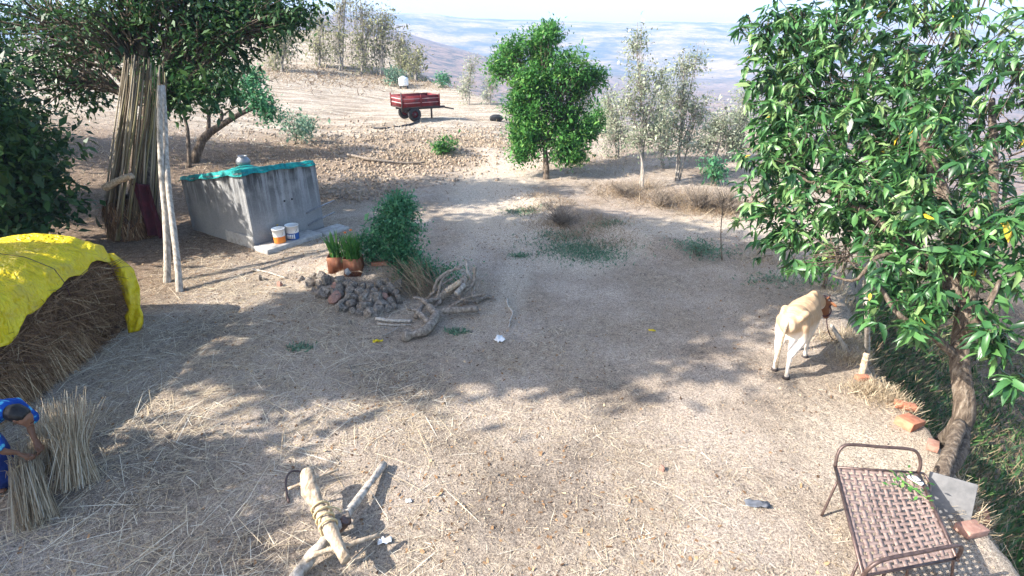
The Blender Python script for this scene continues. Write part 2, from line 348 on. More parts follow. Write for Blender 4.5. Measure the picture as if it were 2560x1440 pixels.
# ------------------------------------------------------------------ ground
EDGE_Y = np.array([-8, 3, 4.2, 6, 7.8, 11, 12.6, 14, 18, 24, 32, 60, 300.]); EDGE_X = np.array([4.7, 4.7, 4.85, 5.45, 5.6, 6.9, 8.5, 12, 13, 14, 16, 30, 80.])
BROW_X = np.array([-300, -60, -22, -12, -6, -1, 3, 8, 20, 300.]); BROW_Y = np.array([190, 170, 120, 72, 58, 46, 36, 33, 31, 40.])
def berm(x, y):
    t = np.clip(((x-.3)*3.4+(y-18.2)*-5.4)/(3.4**2+5.4**2), 0, 1)
    d2 = (x-(.3+3.4*t))**2+(y-(18.2-5.4*t))**2
    return np.exp(-d2/.55)
def hgt(x, y):
    x = np.asarray(x, float); y = np.asarray(y, float)
    z = 0.05*fbm(x*.5, y*.5, 3)+.05*fbm(x*2.3, y*2.3, 9, 3)
    ex = np.interp(y, EDGE_Y, EDGE_X); d = np.maximum(x-ex+.25*fbm(x*.0+y*1.3, y*.7, 5), 0)
    z = z - 3.6*(1-np.exp(-d/2.6)) - .05*np.maximum(d-6, 0)
    by = np.interp(x, BROW_X, BROW_Y); b = np.maximum(y-by, 0)
    z = z - 55*(1-np.exp(-(b**1.25)/230))
    z = z + 4.2*np.exp(-((x+30)**2/900+(y-92)**2/500))*sstep(0, 1, 1)
    z = z + .10*np.maximum(-10.5-x, 0)*sstep(6, 18, y)*np.exp(-np.maximum(-10.5-x, 0)/60)
    z = z + .2*berm(x, y)
    z = z + .42*np.exp(-(((x+3.0)/1.15)**2+((y-11.5)/1.1)**2)**2)
    fieldstep = sstep(22.5, 25.5, y-.25*(x+3))*sstep(.8, -1.2, x)
    z = z + fieldstep*(.28+.5*fbm(x*.6, y*.6, 21)*np.exp(-((y-25.5)/2.2)**2))
    z = z + .12*fbm(x*.15, y*.15, 31)*sstep(14, 30, y)*4
    z = z + (.45*np.abs(fbm(x*.35, y*.8, 35))+.10*fbm(x*1.6, y*2.2, 37, 3))*sstep(15.5, 18, y)*sstep(40, 30, y)*sstep(-1.2, -3.2, x)*sstep(-14, -11, x)
    return z
def gz(x, y): return float(hgt(np.array([x]), np.array([y]))[0])
def GP(px, py):
    """point on the built ground seen at a photo position"""
    z = 0.0
    for _ in range(12):
        q = G(px, py, z); z = .5*z+.5*gz(q.x, q.y)
    q = G(px, py, z); return Vector((q.x, q.y, gz(q.x, q.y)))

def axis(lo, hi, step, far_lo, far_hi, g=1.09):
    a = list(np.arange(lo, hi+1e-6, step)); s = step; v = a[-1]
    while v < far_hi: s *= g; v += s; a.append(v)
    s = step; v = a[0]
    while v > far_lo: s *= g; v -= s; a.insert(0, v)
    return np.array(a)
xs = axis(-12, 9, .13, -320, 330); ys = axis(1.5, 24, .13, -9, 340, 1.06)
GX, GY = np.meshgrid(xs, ys); gx = GX.ravel(); gy = GY.ravel(); gzv = hgt(gx, gy)
nx = len(xs); ii = np.arange(len(ys)-1)[:, None]*nx+np.arange(nx-1)[None]
acc = Acc(); acc.add(np.stack([gx, gy, gzv], 1), np.stack([ii, ii+1, ii+1+nx, ii+nx], -1).reshape(-1, 4))
ground = acc.build('ground', M['ground'], smooth=True); ground['kind'] = 'structure'
def gattr(name, v):
    a = ground.data.attributes.new(name, 'FLOAT', 'POINT'); a.data.foreach_set('value', np.clip(v, 0, 1).astype(np.float32))
def segd(x, y, pts):
    d = np.full(x.shape, 1e9)
    for (ax, ay), (bx, by) in zip(pts[:-1], pts[1:]):
        t = np.clip(((x-ax)*(bx-ax)+(y-ay)*(by-ay))/((bx-ax)**2+(by-ay)**2), 0, 1)
        d = np.minimum(d, np.hypot(x-(ax+(bx-ax)*t), y-(ay+(by-ay)*t)))
    return d
wob = .9*fbm(gx*.7, gy*.7, 41)
dpath = segd(gx, gy, [(-.2, 14.5), (-.6, 18), (-.5, 22), (.6, 27), (2.2, 31)]); dlane = segd(gx, gy, [(1.5, 12.2), (3.6, 14.2), (6, 14.8), (14, 15.4)])
dtrk = np.minimum(segd(gx, gy, [(-1.6, 9), (-.9, 14), (-1.2, 18), (-1.1, 22), (0, 27)]), segd(gx, gy, [(-.2, 9), (.5, 14), (.1, 18), (.2, 22), (1.2, 27)]))
path = np.maximum(sstep(2.1, .9, dpath+wob*1.3), sstep(1.5, .5, dlane+wob))*.95  # pale bare dirt; middle stretch widened and lightened in colour to look strongly lit
path = np.maximum(path, .7*sstep(.42, .12, dtrk+wob*.35)*sstep(7, 11, gy))
path = np.maximum(path, .75*sstep(1.2, .3, np.hypot((gx-4.6)/1.2, (gy-5.2)/1.6)+wob*.8))
gattr('path', path)
chaff = np.zeros_like(gx)
for px_, py_, r_ in [(1330, 1200, .8), (1260, 1260, .6), (1430, 1140, .5), (1000, 960, .9), (640, 1380, .8), (520, 820, 1.2), (330, 1180, 1.3), (1550, 1000, .6), (1130, 1110, .5), (1900, 1010, .35), (1750, 880, .5)]:
    q_ = G(px_, py_); chaff = np.maximum(chaff, sstep(1.2, .3, np.hypot(gx-q_.x, (gy-q_.y)*1.3)/r_+wob*1.6))
gattr('chaff', chaff*.8)
far = sstep(12.0, 17, gy)
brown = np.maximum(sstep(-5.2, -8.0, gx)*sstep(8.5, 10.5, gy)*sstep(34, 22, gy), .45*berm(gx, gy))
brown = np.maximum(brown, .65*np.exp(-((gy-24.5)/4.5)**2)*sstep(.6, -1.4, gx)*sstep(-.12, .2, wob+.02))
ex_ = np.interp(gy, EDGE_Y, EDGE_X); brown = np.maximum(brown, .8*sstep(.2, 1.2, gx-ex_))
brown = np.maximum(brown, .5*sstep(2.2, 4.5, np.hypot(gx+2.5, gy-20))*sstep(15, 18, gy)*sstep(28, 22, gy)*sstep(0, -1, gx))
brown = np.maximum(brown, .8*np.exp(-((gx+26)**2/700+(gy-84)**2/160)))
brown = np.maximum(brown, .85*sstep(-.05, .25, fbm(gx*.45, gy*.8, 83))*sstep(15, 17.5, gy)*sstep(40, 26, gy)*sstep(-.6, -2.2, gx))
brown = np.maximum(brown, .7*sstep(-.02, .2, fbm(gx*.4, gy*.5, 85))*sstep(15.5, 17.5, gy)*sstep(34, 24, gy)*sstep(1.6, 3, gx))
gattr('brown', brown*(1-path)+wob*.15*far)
gattr('field', sstep(25, 31, gy)*sstep(6, 2, gx)*(.85+wob))
gattr('dust', np.maximum(sstep(-4.4, -5.4, gx+wob*.6)*sstep(4.6, 4.0, gy), 0))

# far valley and hills
hx = np.linspace(-2600, 2600, 150); hy = np.concatenate([np.linspace(230, 900, 60), np.linspace(925, 2900, 60)])
HX, HY = np.meshgrid(hx, hy); fx = HX.ravel(); fy = HY.ravel()
hz = -62+14*fbm(fx*.006, fy*.006, 51)
s1 = np.exp(-((fx+350)/330)**2)*sstep(330, 820, fy)*sstep(1500, 950, fy)                              # nearer hill on the left
hz = hz+s1*102*(1+.5*fbm(fx*.008, fy*.008, 53))
rid = 128+np.interp(fx, [-2600, -700, -330, -240, -140, 0, 900, 2600], [20, 22, 14, 10, -4, -8, -12, -5])+6*fbm(fx*.004, fy*.0, 57)
hz = hz+sstep(1150, 1900, fy)*rid*(1+.10*fbm(fx*.003, fy*.003, 58))+10*fbm(fx*.012, fy*.012, 59)*sstep(500, 1200, fy)*sstep(2000, 1500, fy)
n_ = len(hx); ii = np.arange(len(hy)-1)[:, None]*n_+np.arange(n_-1)[None]
a = Acc(); a.add(np.stack([fx, fy, hz], 1), np.stack([ii, ii+1, ii+1+n_, ii+n_], -1).reshape(-1, 4))
h_ = a.build('hills', M['hills'], smooth=True); h_['kind'] = 'structure'

# ------------------------------------------------------------------ trees
def make_tree(name, label, base_pt, lobes, leaf, nleaf, lsize, mats, trunk_r, crown_name='crown', cluster=.28, per=26,
              trunk_pts=None, droop=.0, group=None, stems=1, shell=.55, rng=None, width=.5, fork=.45, lean=0.0, cat='tree', up=.25, sides=7):
    """lobes: (centre, radii, weight). Branches run to every leaf cluster."""
    rng = rng or np.random.default_rng(abs(hash(label)) % 1000 if False else sum(map(ord, label)))
    b = Vector(base_pt); root = thing(name, label, cat, b, group)
    cen = sum(((Vector(l[0])*l[2]) for l in lobes), Vector())/sum(l[2] for l in lobes)
    top = trunk_pts[-1] if trunk_pts else b.lerp(cen, fork)+Vector((0, 0, 0))
    tp = trunk_pts or [b-Vector((0, 0, .15)), b+Vector((0, 0, .02)), b.lerp(top, .35)+Vector(rng.normal(0, .04, 3)), b.lerp(top, .7)+Vector(rng.normal(0, .05, 3)), top]
    tr = Acc(); P = spline(tp, 10); r = np.linspace(1, .62, 10)*trunk_r; r[0] *= 1.5; r[1] *= 1.25
    v, f = tube(P, r, sides+2); v += rng.normal(0, trunk_r*.06, v.shape); tr.add(v, f)
    if stems > 1:
        for k in range(stems-1):
            a_ = rng.uniform(0, 2*PI); o_ = Vector((math.cos(a_), math.sin(a_), 0))*trunk_r*1.6
            q = lobes[rng.integers(len(lobes))][0]
            v, f = tube(spline([b+o_-Vector((0, 0, .15)), (b+o_).lerp(Vector(q), .45)+Vector(rng.normal(0, .05, 3)), Vector(q)], 8), np.linspace(trunk_r*.75, trunk_r*.2, 8), sides); tr.add(v, f)
    wts = np.array([l[2] for l in lobes], float); wts /= wts.sum()
    nc = max(6, int(nleaf/per)); cl = Acc(); pos = []; tin = []; dirs = []
    for (c, rad, w), wt in zip(lobes, wts):
        c = Vector(c); start = P[-1] if rng.random() < .6 else P[-3]
        k = max(3, int(nc*wt)); rr = trunk_r*(.25+.5*math.sqrt(wt))
        mid = start.lerp(c, .5)+Vector((0, 0, .06*(c-start).length))
        limb = spline([start, mid, c], 7); v, f = tube(limb, np.linspace(rr, rr*.35, 7), sides-1); tr.add(v, f)
        u = runit(k, rng)*((rng.random((k, 1))**shell))*np.asarray(rad)
        u *= (1+.35*(vnoise(u[:, :1]*2.1+c.x, u[:, 1:2]*2.1+c.z*3, 3)-.5)*2)
        for q in u:
            e = c+Vector(q); s = limb[rng.integers(2, 7)]
            m_ = s.lerp(e, .5)+Vector((0, 0, .1*(e-s).length))
            v, f = tube([s, m_, e], [rr*.28, rr*.16, rr*.06], 3, False); tr.add(v, f)
            nl = max(4, int(per*rng.uniform(.3, 1.7))); tone = rng.normal(0, .2)
            pos.append(np.array(e)+rng.normal(0, 1, (nl, 3))*cluster*np.array([1, 1, .75])); tin.append(np.full(nl, tone)+rng.normal(0, .17, nl))
            dd = runit(nl, rng)+np.array(q)/(np.linalg.norm(q)+.01)*.6; dd[:, 2] += -droop+up*.0; dirs.append(dd)
    pos = np.concatenate(pos); tin = np.clip(.5+np.concatenate(tin), 0.01, .93); dirs = np.concatenate(dirs); n = len(pos)
    nr = runit(n, rng)*.55+np.array([0, 0, 1.0]); Mx = frames(dirs, nr)
    sz = lsize*np.exp(rng.normal(-.05, .38, n)); S = np.stack([sz, sz*width, sz], 1)
    if leaf == 'diamond': scatter(cl, DIA_V, DIA_F, pos, Mx, S, tin)
    tr.build('trunk', mats[1], root, smooth=True); cl.build(crown_name, mats[0], root)
    return root

# bright green tree in the middle distance
b = GP(1365, 447); D = b.y*math.cos(PITCH)+(EYE-b.z)*math.sin(PITCH)
L = lambda px, py, r, w, dd=0, rz=None: (W(px, py, D+dd), (r, r, rz or r), w)
make_tree('leafy_tree', 'bright green leafy tree with a dark trunk standing alone beside the dirt path', b,
    [L(1350, 120, .72, 1.4), L(1275, 140, .55, .9, .2), L(1420, 190, .8, 1.4, -.2), L(1330, 210, .8, 1.4, -.3), L(1455, 215, .5, .7, .3), L(1340, 290, .75, 1.2), L(1420, 290, .65, 1, .3),
     L(1320, 350, .55, .8, .1), L(1410, 365, .6, .9, -.2), L(1375, 85, .4, .5), L(1245, 170, .35, .4, .2), L(1300, 260, .6, .8, .2), L(1302, 325, .45, .6, .2), L(1455, 330, .42, .6, .1), L(1440, 385, .35, .5, -.1), L(1300, 385, .3, .3), L(1490, 190, .3, .3)],
    'diamond', 46000, .115, (M['green'], M['bark']), .13, cluster=.17, per=34, fork=.5, width=.45)
b = GP(1490, 335)
D2 = b.y*math.cos(PITCH)+(EYE-b.z)*math.sin(PITCH); L2 = lambda px, py, r, w, dd=0: (W(px, py, D2+dd), (r, r, r), w)
make_tree('shrub', 'small bright green round shrub just right of the leafy tree', b, [L2(1495, 285, .55, 1), L2(1480, 310, .5, 1, .2), L2(1508, 305, .4, .6)], 'diamond', 3200, .13, (M['green'], M['bark']), .05, per=24, cluster=.14, cat='shrub')

# pale dry-season trees at the right
def pale_tree(px, py, tops, label, n=4200, r=.1, mat='pale', ls=.16, stems=3, cat='tree', name='pale_tree', per=15, clus=.2, group='pale dry-season trees beyond the yard'):
    b = GP(px, py); D = b.y*math.cos(PITCH)+(EYE-b.z)*math.sin(PITCH)
    lob = [(W(x, y, D+random.uniform(-.4, .4)*rr), (rr*.8, rr*.8, rr*1.25), w) for (x, y, rr, w) in tops]
    if mat == 'pale': n = int(n*1.0); ls = ls*.62; per = 20
    root = make_tree(name, label, b, lob, 'diamond', n, ls, (M[mat], M['greybark']), r, per=per, cluster=clus, stems=stems, shell=.8, group=group, fork=.6, cat=cat)
    tw = Acc(); rg = np.random.default_rng(int(px))
    for c_, r_, w_ in lob:
        for _ in range(int(22*w_)):
            s_ = Vector(c_)+Vector(rg.normal(0, .35, 3))*r_[0]-Vector((0, 0, r_[2]*.5)); e_ = s_+Vector((rg.normal(0, .25)*r_[0], rg.normal(0, .25)*r_[0], rg.uniform(.5, 1.5)*r_[2])); k_ = .010 if mat == 'pale' else .025
            v, f = tube([s_, s_.lerp(e_, .5)+Vector(rg.normal(0, .05, 3))*r_[0], e_], [k_, k_*.7, k_*.35], 3, False); tw.add(v, f)
    tw.build('twigs', M['greybark'], root)['kind'] = 'stuff'
    return root
pale_tree(1605, 475, [(1590, 110, .45, .7), (1600, 200, .65, 1), (1620, 280, .7, 1), (1570, 260, .5, .7), (1640, 340, .6, .7), (1590, 350, .55, .6), (1655, 190, .35, .4)], 'tall pale grey tree with several thin stems, sparse whitish leaves, left of its pair', 4600, .055)
pale_tree(1692, 452, [(1710, 170, .5, .7), (1740, 150, .4, .4), (1700, 250, .6, 1), (1745, 280, .6, .8), (1680, 310, .55, .8), (1720, 350, .6, .7)], 'pale white-stemmed tree forking low, right of its pair beside the lane', 4300, .05)
pale_tree(1790, 408, [(1785, 320, .6, 1), (1810, 300, .6, .8), (1770, 360, .5, .7), (1835, 350, .6, .8)], 'short bushy pale-green tree half behind the mango leaves', 3800, .04)
pale_tree(1655, 420, [(1660, 240, .5, .8), (1650, 310, .5, .8), (1668, 360, .45, .6)], 'faint wispy pale tree seen between the two pale stemmed trees', 2600, .04)
pale_tree(1850, 400, [(1850, 300, .6, 1), (1840, 350, .6, .8), (1865, 250, .5, .6)], 'wispy pale tree whose right half the mango crown hides', 2800, .04)
pale_tree(1545, 395, [(1540, 290, .55, 1), (1530, 340, .6, 1), (1560, 330, .5, .8), (1520, 250, .4, .5)], 'low yellowish shrub between the leafy tree and the tall pale tree', 2600, .05, cat='shrub', name='shrub', group=None)
pale_tree(1172, 262, [(1170, 195, .9, 1), (1180, 160, .7, .8), (1160, 225, .8, .8)], 'small leafless-looking pale tree at the brow left of the leafy tree', 1700, .07, ls=.18, stems=2)
pale_tree(1225, 262, [(1225, 215, .8, 1), (1235, 195, .6, .6), (1215, 240, .7, .6)], 'thin faint pale tree touching the left side of the leafy tree', 1300, .06, ls=.18, stems=2)
kn = [(850, 178, [(850, 20, 1.8, 1), (840, 90, 1.7, 1), (865, -30, 1.6, .8), (845, 140, 1.2, .5)], 'tall thin olive tree leftmost on the far knoll, crown reaching past the top edge', 2600),
      (905, 185, [(905, 30, 2, 1), (900, 100, 2.1, 1), (925, 70, 1.5, .7), (905, 150, 1.6, .6)], 'broad olive tree second from left on the far knoll', 3400),
      (952, 190, [(955, 70, 1.7, 1), (950, 130, 1.7, 1), (965, 40, 1.2, .6)], 'olive tree in the middle of the far knoll row', 2600),
      (1000, 195, [(1000, 110, 1.5, 1), (1005, 160, 1.4, 1)], 'olive tree second from right on the far knoll', 2000),
      (1040, 205, [(1040, 145, 1.1, 1), (1035, 180, 1.1, .8)], 'smallest olive tree at the right end of the far knoll', 1500),
      (800, 170, [(800, 60, 1.8, .8), (790, 110, 1.9, 1), (805, 145, 1.5, .5)], 'greyish tree on the far knoll behind the dark hanging leaves', 2300),
      (705, 180, [(705, 120, 1.8, 1), (720, 90, 1.4, .7), (690, 145, 1.5, .7)], 'low spreading greyish tree left of the far knoll above the pale field', 2200)]
for px, py, tops, lab, n in kn: pale_tree(px, py, tops, lab, int(n*.75), .14, 'olive', .24, 2, per=16, clus=.5, group='olive trees on the far knoll')
def shrub(px, py, h, w, label, n=900, mat='weed', ls=.09, name='shrub', per=14, group=None):
    b = GP(px, py)
    lob = [(b+Vector((random.uniform(-.3, .3)*w, random.uniform(-.3, .3)*w, h*t)), (w*.4, w*.4, h*.3), 1) for t in (.35, .6, .78)]
    return make_tree(name, label, b, lob, 'diamond', n, ls, (M[mat], M['bark']), .02, per=per, cluster=.1+.06*w, cat='shrub', group=group, stems=4, fork=.4, sides=5)
shrub(1115, 385, .55, .9, 'small yellow-green shrub on the bank below the red trailer', 900, 'green', .12)
shrub(1102, 218, 1.3, 1.7, 'tiny dark green bush on the brow above the trailer', 700, 'bush', .2)
shrub(1785, 465, .9, .8, 'small dark green shrub below the pale trees near the mango leaves', 900, 'bush', .1)
shrub(740, 360, 1.3, 1.6, 'sparse dusty green shrub on the slope behind the cement tank', 900, 'weed', .12)
shrub(785, 350, 1.0, 1.3, 'sparse dusty green shrub nearest the pale field behind the tank', 800, 'weed', .12)
shrub(1000, 215, 1.6, 2.4, 'dark scrub bush beside the white drum at the field edge', 900, 'weed', .2)
shrub(2060, 720, .8, .6, 'small green weed bush behind the cow beside the yard edge', 500, 'green', .07)
shrub(1745, 640, .35, .7, 'low grey-green weed clump left of the thin sapling', 500, 'weed', .06)

# big shade tree at the left with a stalk-wrapped trunk
b = GP(345, 585); D = b.y*math.cos(PITCH)+(EYE-b.z)*math.sin(PITCH); L = lambda px, py, r, w, dd=0, rz=None: (W(px, py, D+dd), (r, r, rz or r*.8), w)
make_tree('shade_tree', 'large dark-leaved tree whose trunk is wrapped in leaning dry stalks', b,
    [L(690, 30, .9, 1), L(560, 110, 1.1, 1.3), L(450, 180, 1.0, 1.2, .2), L(620, 10, 1.0, 1, .3), L(480, 20, 1.4, 1.8), L(300, 80, 1.7, 2), L(330, -50, 1.6, 2), L(120, 60, 1.7, 1.6, .5), L(170, 200, 1.2, 1, .4), L(430, 235, .5, .6, -.4), L(540, 225, .45, .5, -.2), L(745, 40, .4, .35)],
    'diamond', 23000, .15, (M['neem'], M['bark']), .42, cluster=.25, per=30, fork=.62, width=.4, droop=.3)
# the tree out at the left edge that shades the yard
make_tree('shade_tree', 'broad dark tree beyond the haystack whose shade falls across the yard', (-13.5, 6.2, gz(-13.5, 6.2)),
    [((-10.0, 8.4, 8.6), (2.6, 2.6, 1.9), 3), ((-7.6, 8.2, 8.6), (2.3, 2.2, 1.6), 2.4), ((-11.6, 10.4, 8.6), (2.4, 2.2, 1.8), 2.2), ((-14.6, 5.0, 9.2), (2.0, 1.9, 1.3), 2), ((-9.4, 5.6, 8.2), (2.0, 1.6, 1.2), 1.8), ((-9.4, 10.2, 8.8), (2.0, 2.0, 1.5), 2), ((-6.2, 8.2, 8.4), (1.4, 1.6, 1.1), 1.2)],
    'diamond', 42000, .27, (M['neem'], M['bark']), .4, cluster=.36, per=30, fork=.6, width=.5, droop=.2, cat='tree')
make_tree('shade_tree', 'low dark tree beside the house whose shade covers the straw sheaves', (-10.6, 2.0, gz(-10.6, 2.0)), [((-9.3, 2.9, 3.9), (1.5, 1.2, .8), 1), ((-9.9, 1.3, 4.3), (1.7, 1.3, .9), 1.2), ((-11.2, 2.2, 4.6), (1.4, 1.3, .8), .8)],
    'diamond', 9000, .22, (M['neem'], M['bark']), .16, cluster=.28, per=26, fork=.6, width=.5)
for bx, by, hh, ww, lab in [(-11.6, 12.4, 4.2, 1.5, 'dense dark boundary tree right behind the haystack, nearest of its row'), (-15.2, 15.5, 5.5, 2.4, 'dense dark boundary tree up the left slope, in the middle of the row'), (-20.5, 21.0, 7.5, 3.4, 'farthest and tallest dense dark boundary tree up the left slope')]:
    g_ = gz(bx, by)
    make_tree('boundary_tree', lab, (bx, by, g_), [((bx+dx*ww, by+dy*ww, g_+hh*t), (ww*.55, ww*.55, hh*.2), 1) for dx, dy, t in ((0, 0, .85), (-.4, .2, .6), (.4, 0, .62), (0, -.4, .5), (.35, .3, .35), (-.4, -.2, .33), (0, 0, .2))],
        'diamond', 11000, .2, (M['neem'], M['bark']), .16, cluster=.3, per=28, width=.5, droop=.2, group='dark trees along the left boundary')
# small crooked tree with bare limbs behind the tank
b = GP(478, 405)
def limbtree():
    root = thing('crooked_tree', 'small crooked dark tree leaning right with tufts of leaves behind the cement tank', 'tree', b)
    D = b.y*math.cos(PITCH)+(EYE-b.z)*math.sin(PITCH); w = lambda x, y, d=0: W(x, y, D+d)
    tr = Acc()
    for pts, r0, r1 in [([b-Vector((0, 0, .2)), w(505, 350), w(545, 318), w(600, 285), w(640, 270)], .2, .05), ([w(545, 318), w(555, 290), w(553, 275)], .08, .04),
                        ([w(520, 335), w(522, 290), w(512, 262), w(495, 235)], .09, .03), ([w(522, 285), w(540, 250), w(548, 225), w(560, 190)], .07, .03), ([w(600, 285), w(630, 262), w(655, 245)], .05, .02), ([w(640, 270), w(672, 275), w(690, 290)], .04, .015), ([w(555, 290), w(580, 272), w(600, 262)], .04, .015)]:
        P = spline(pts, 9); v, f = tube(P, np.linspace(r0, r1, 9), 6); tr.add(v, f)
    tr.build('trunk', M['bark'], root, smooth=True)
    cl = Acc(); rng = np.random.default_rng(4)
    for x, y, r, n in [(620, 215, .45, 500), (650, 250, .5, 700), (670, 280, .45, 500), (600, 250, .3, 250), (560, 180, .5, 450), (500, 225, .35, 300), (530, 265, .3, 160), (640, 190, .35, 260)]:
        pos = np.array(w(x, y))+rng.normal(0, r*.5, (n, 3)); scatter(cl, DIA_V, DIA_F, pos, frames(runit(n, rng), runit(n, rng)+np.array([0, 0, .6])), np.stack([np.full(n, .15), np.full(n, .075), np.full(n, .15)], 1), np.clip(rng.normal(.5, .2, n), 0, 1))
    cl.build('crown', M['bush'], root)
limbtree()
b = GP(472, 420); D = b.y*math.cos(PITCH)+(EYE-b.z)*math.sin(PITCH)
tr = Acc(); v, f = tube(spline([b-Vector((0, 0, .2)), W(470, 340, D), W(466, 310, D), W(450, 255, D), W(440, 215, D)], 10), np.linspace(.085, .04, 10), 6); tr.add(v, f)
rt = thing('slim_tree', 'slim bare dark stem rising beside the two pale poles', 'tree', b); tr.build('trunk', M['bark'], rt, smooth=True)
cl = Acc(); n = 700; pos = np.array(W(440, 205, D))+RNG.normal(0, .4, (n, 3)); scatter(cl, DIA_V, DIA_F, pos, frames(runit(n), runit(n)+np.array([0, 0, .6])), np.full(n, .13), np.clip(RNG.normal(.5, .2, n), 0, 1)); cl.build('crown', M['neem'], rt)

# ------------------------------------------------------------------ mango tree
def mango():
    rng = np.random.default_rng(21)
    base_pt = Vector((6.1, 6.6, gz(6.1, 6.6)))
    root = thing('mango_tree', 'big mango tree with long glossy drooping leaves at the right yard edge', 'tree', base_pt)
    tr = Acc()
    fork = W(2415, 760, 7.0)
    for pts, r0, r1 in [([base_pt-Vector((0, 0, .3)), W(2405, 1060, 7.0), W(2400, 900, 7.0), fork], .13, .10), ([fork, W(2380, 560, 7.6), W(2300, 330, 8.3), W(2250, 150, 9)], .12, .04), ([fork, W(2300, 640, 7.4), W(2150, 520, 8.2), W(2000, 440, 9)], .1, .03),
                        ([fork, W(2480, 500, 7.8), W(2480, 250, 9)], .1, .04), ([W(2400, 900, 7.0), W(2320, 830, 6.9), W(2250, 790, 6.7), W(2190, 700, 6.9)], .06, .02), ([W(2400, 850, 7.0), W(2460, 780, 6.4), W(2500, 700, 6.3)], .06, .02), ([W(2300, 640, 7.4), W(2200, 640, 7.4), W(2140, 700, 7.4), W(2080, 690, 7.6)], .04, .012),
                        ([W(2405, 1060, 7.0), W(2400, 1130, 6.6), W(2360, 1190, 6.3), W(2325, 1300, 6.1)], .085, .075)]:
        v, f = tube(spline(pts, 12), np.linspace(r0, r1, 12), 9); v += rng.normal(0, r0*.04, v.shape); tr.add(v, f)
    lob = [(1905, 90, 9.6, .5, 18), (1985, 150, 9.5, .75, 44), (1945, 240, 9.6, .6, 30), (1965, 330, 9.5, .75, 44), (1960, 430, 9.4, .7, 40), (1950, 530, 9.2, .65, 34), (1985, 610, 9.0, .45, 16), (2085, 150, 9.3, 1.0, 60), (2120, 300, 9, 1.1, 70),
           (2110, 440, 8.6, 1.0, 64), (2090, 550, 8.4, .75, 36), (2240, 260, 8.8, 1.3, 80), (2270, 430, 8.2, 1.2, 80), (2240, 540, 7.8, .8, 36), (2400, 150, 9, 1.8, 110), (2420, 400, 8.4, 1.5, 90), (2330, 560, 7.4, .85, 46), (2310, 650, 7.2, .55, 18), (2390, 660, 7, .6, 24), (2220, 680, 6.9, .32, 7),
           (2300, 740, 6.8, .4, 11), (2190, 770, 6.7, .25, 4), (2270, 830, 6.5, .22, 4), (2310, 800, 6.5, .2, 3), (2480, 620, 7, .8, 26), (2540, 740, 6.6, .5, 10), (2450, 800, 6.2, .25, 4), (2520, 840, 6.0, .28, 5), (2545, 930, 6.0, .3, 5), (2150, 30, 10, 1.5, 80), (2400, -60, 10, 2.2, 90), (2560, 300, 9, 1.6, 60), (2010, 60, 9.8, .7, 30)]
    axs = []; nrs = []; ps = []; ss = []; ts = []
    for x, y, d, r, k in lob:
        c = W(x, y, d)
        for _ in range(int(k*1.38)):
            q = Vector(np.clip(rng.normal(0, .48, 3), -.95, .95))*r; e = c+q
            s = e-q*.35+Vector((.05, .05, -.06)); v, f = tube([s, s.lerp(e, .6)+Vector((0, 0, .02)), e], [.009, .007, .005], 3, False); tr.add(v, f)
            nl = rng.integers(7, 14); big = rng.uniform(.75, 1.15); lean_ = rng.normal(0, .45, 2); a0 = rng.uniform(0, 2*PI); tone = rng.normal(.42, .2)
            for j in range(nl):
                a_ = a0+j*2.4; el = rng.uniform(-1.15, .45)
                ax = np.array((math.cos(a_)*math.cos(el), math.sin(a_)*math.cos(el), math.sin(el)-.15))+np.array((lean_[0], lean_[1], 0)); axs.append(ax)
                nrs.append(np.array((0, 0, 1))+rng.normal(0, .5, 3)); ps.append(np.array(e)+rng.normal(0, .03, 3)); ss.append(rng.uniform(.13, .28)*big)
                ts.append(np.clip(tone+rng.normal(0, .2), 0, .86) if rng.random() > .003 else .99)
    axs = np.array(axs); ps = np.array(ps); ss = np.array(ss); S = np.stack([ss, ss*rng.uniform(.2, .33, len(ss)), ss*rng.uniform(.2, 1.9, len(ss))], 1); Mx = frames(axs, np.array(nrs)); cl = Acc()
    n = len(ps); k = len(MAN_V); V = np.einsum('nij,nkj->nki', Mx, MAN_V[None]*S[:, None, :])+ps[:, None, :]; off = (np.arange(n)*k)[:, None, None]
    cl.V.append(V.reshape(-1, 3)); cl.T.append(np.repeat(np.array(ts), k)); cl.n = n*k
    cl.F.append((np.array(MAN_F3)[None]+off).reshape(-1, 3)); cl.F.append((np.array(MAN_F4)[None]+off).reshape(-1, 4))
    tr.build('trunk', M['bark'], root, smooth=True); cl.build('crown', M['mango'], root, smooth=True)
    # bare twiggy branch hanging behind the cow
    tw = Acc(); s = W(2110, 640, 7.6)
    for _ in range(46):
        a_ = s+Vector(rng.normal(0, .05, 3)); e = a_+Vector((rng.normal(-.12, .2), rng.normal(0, .15), rng.normal(-.1, .16)))
        v, f = tube([a_, a_.lerp(e, .5)+Vector(rng.normal(0, .03, 3)), e], [.009, .006, .003], 4); tw.add(v, f)
    tw.build('bare_twigs', M['bark'], root)
mango()

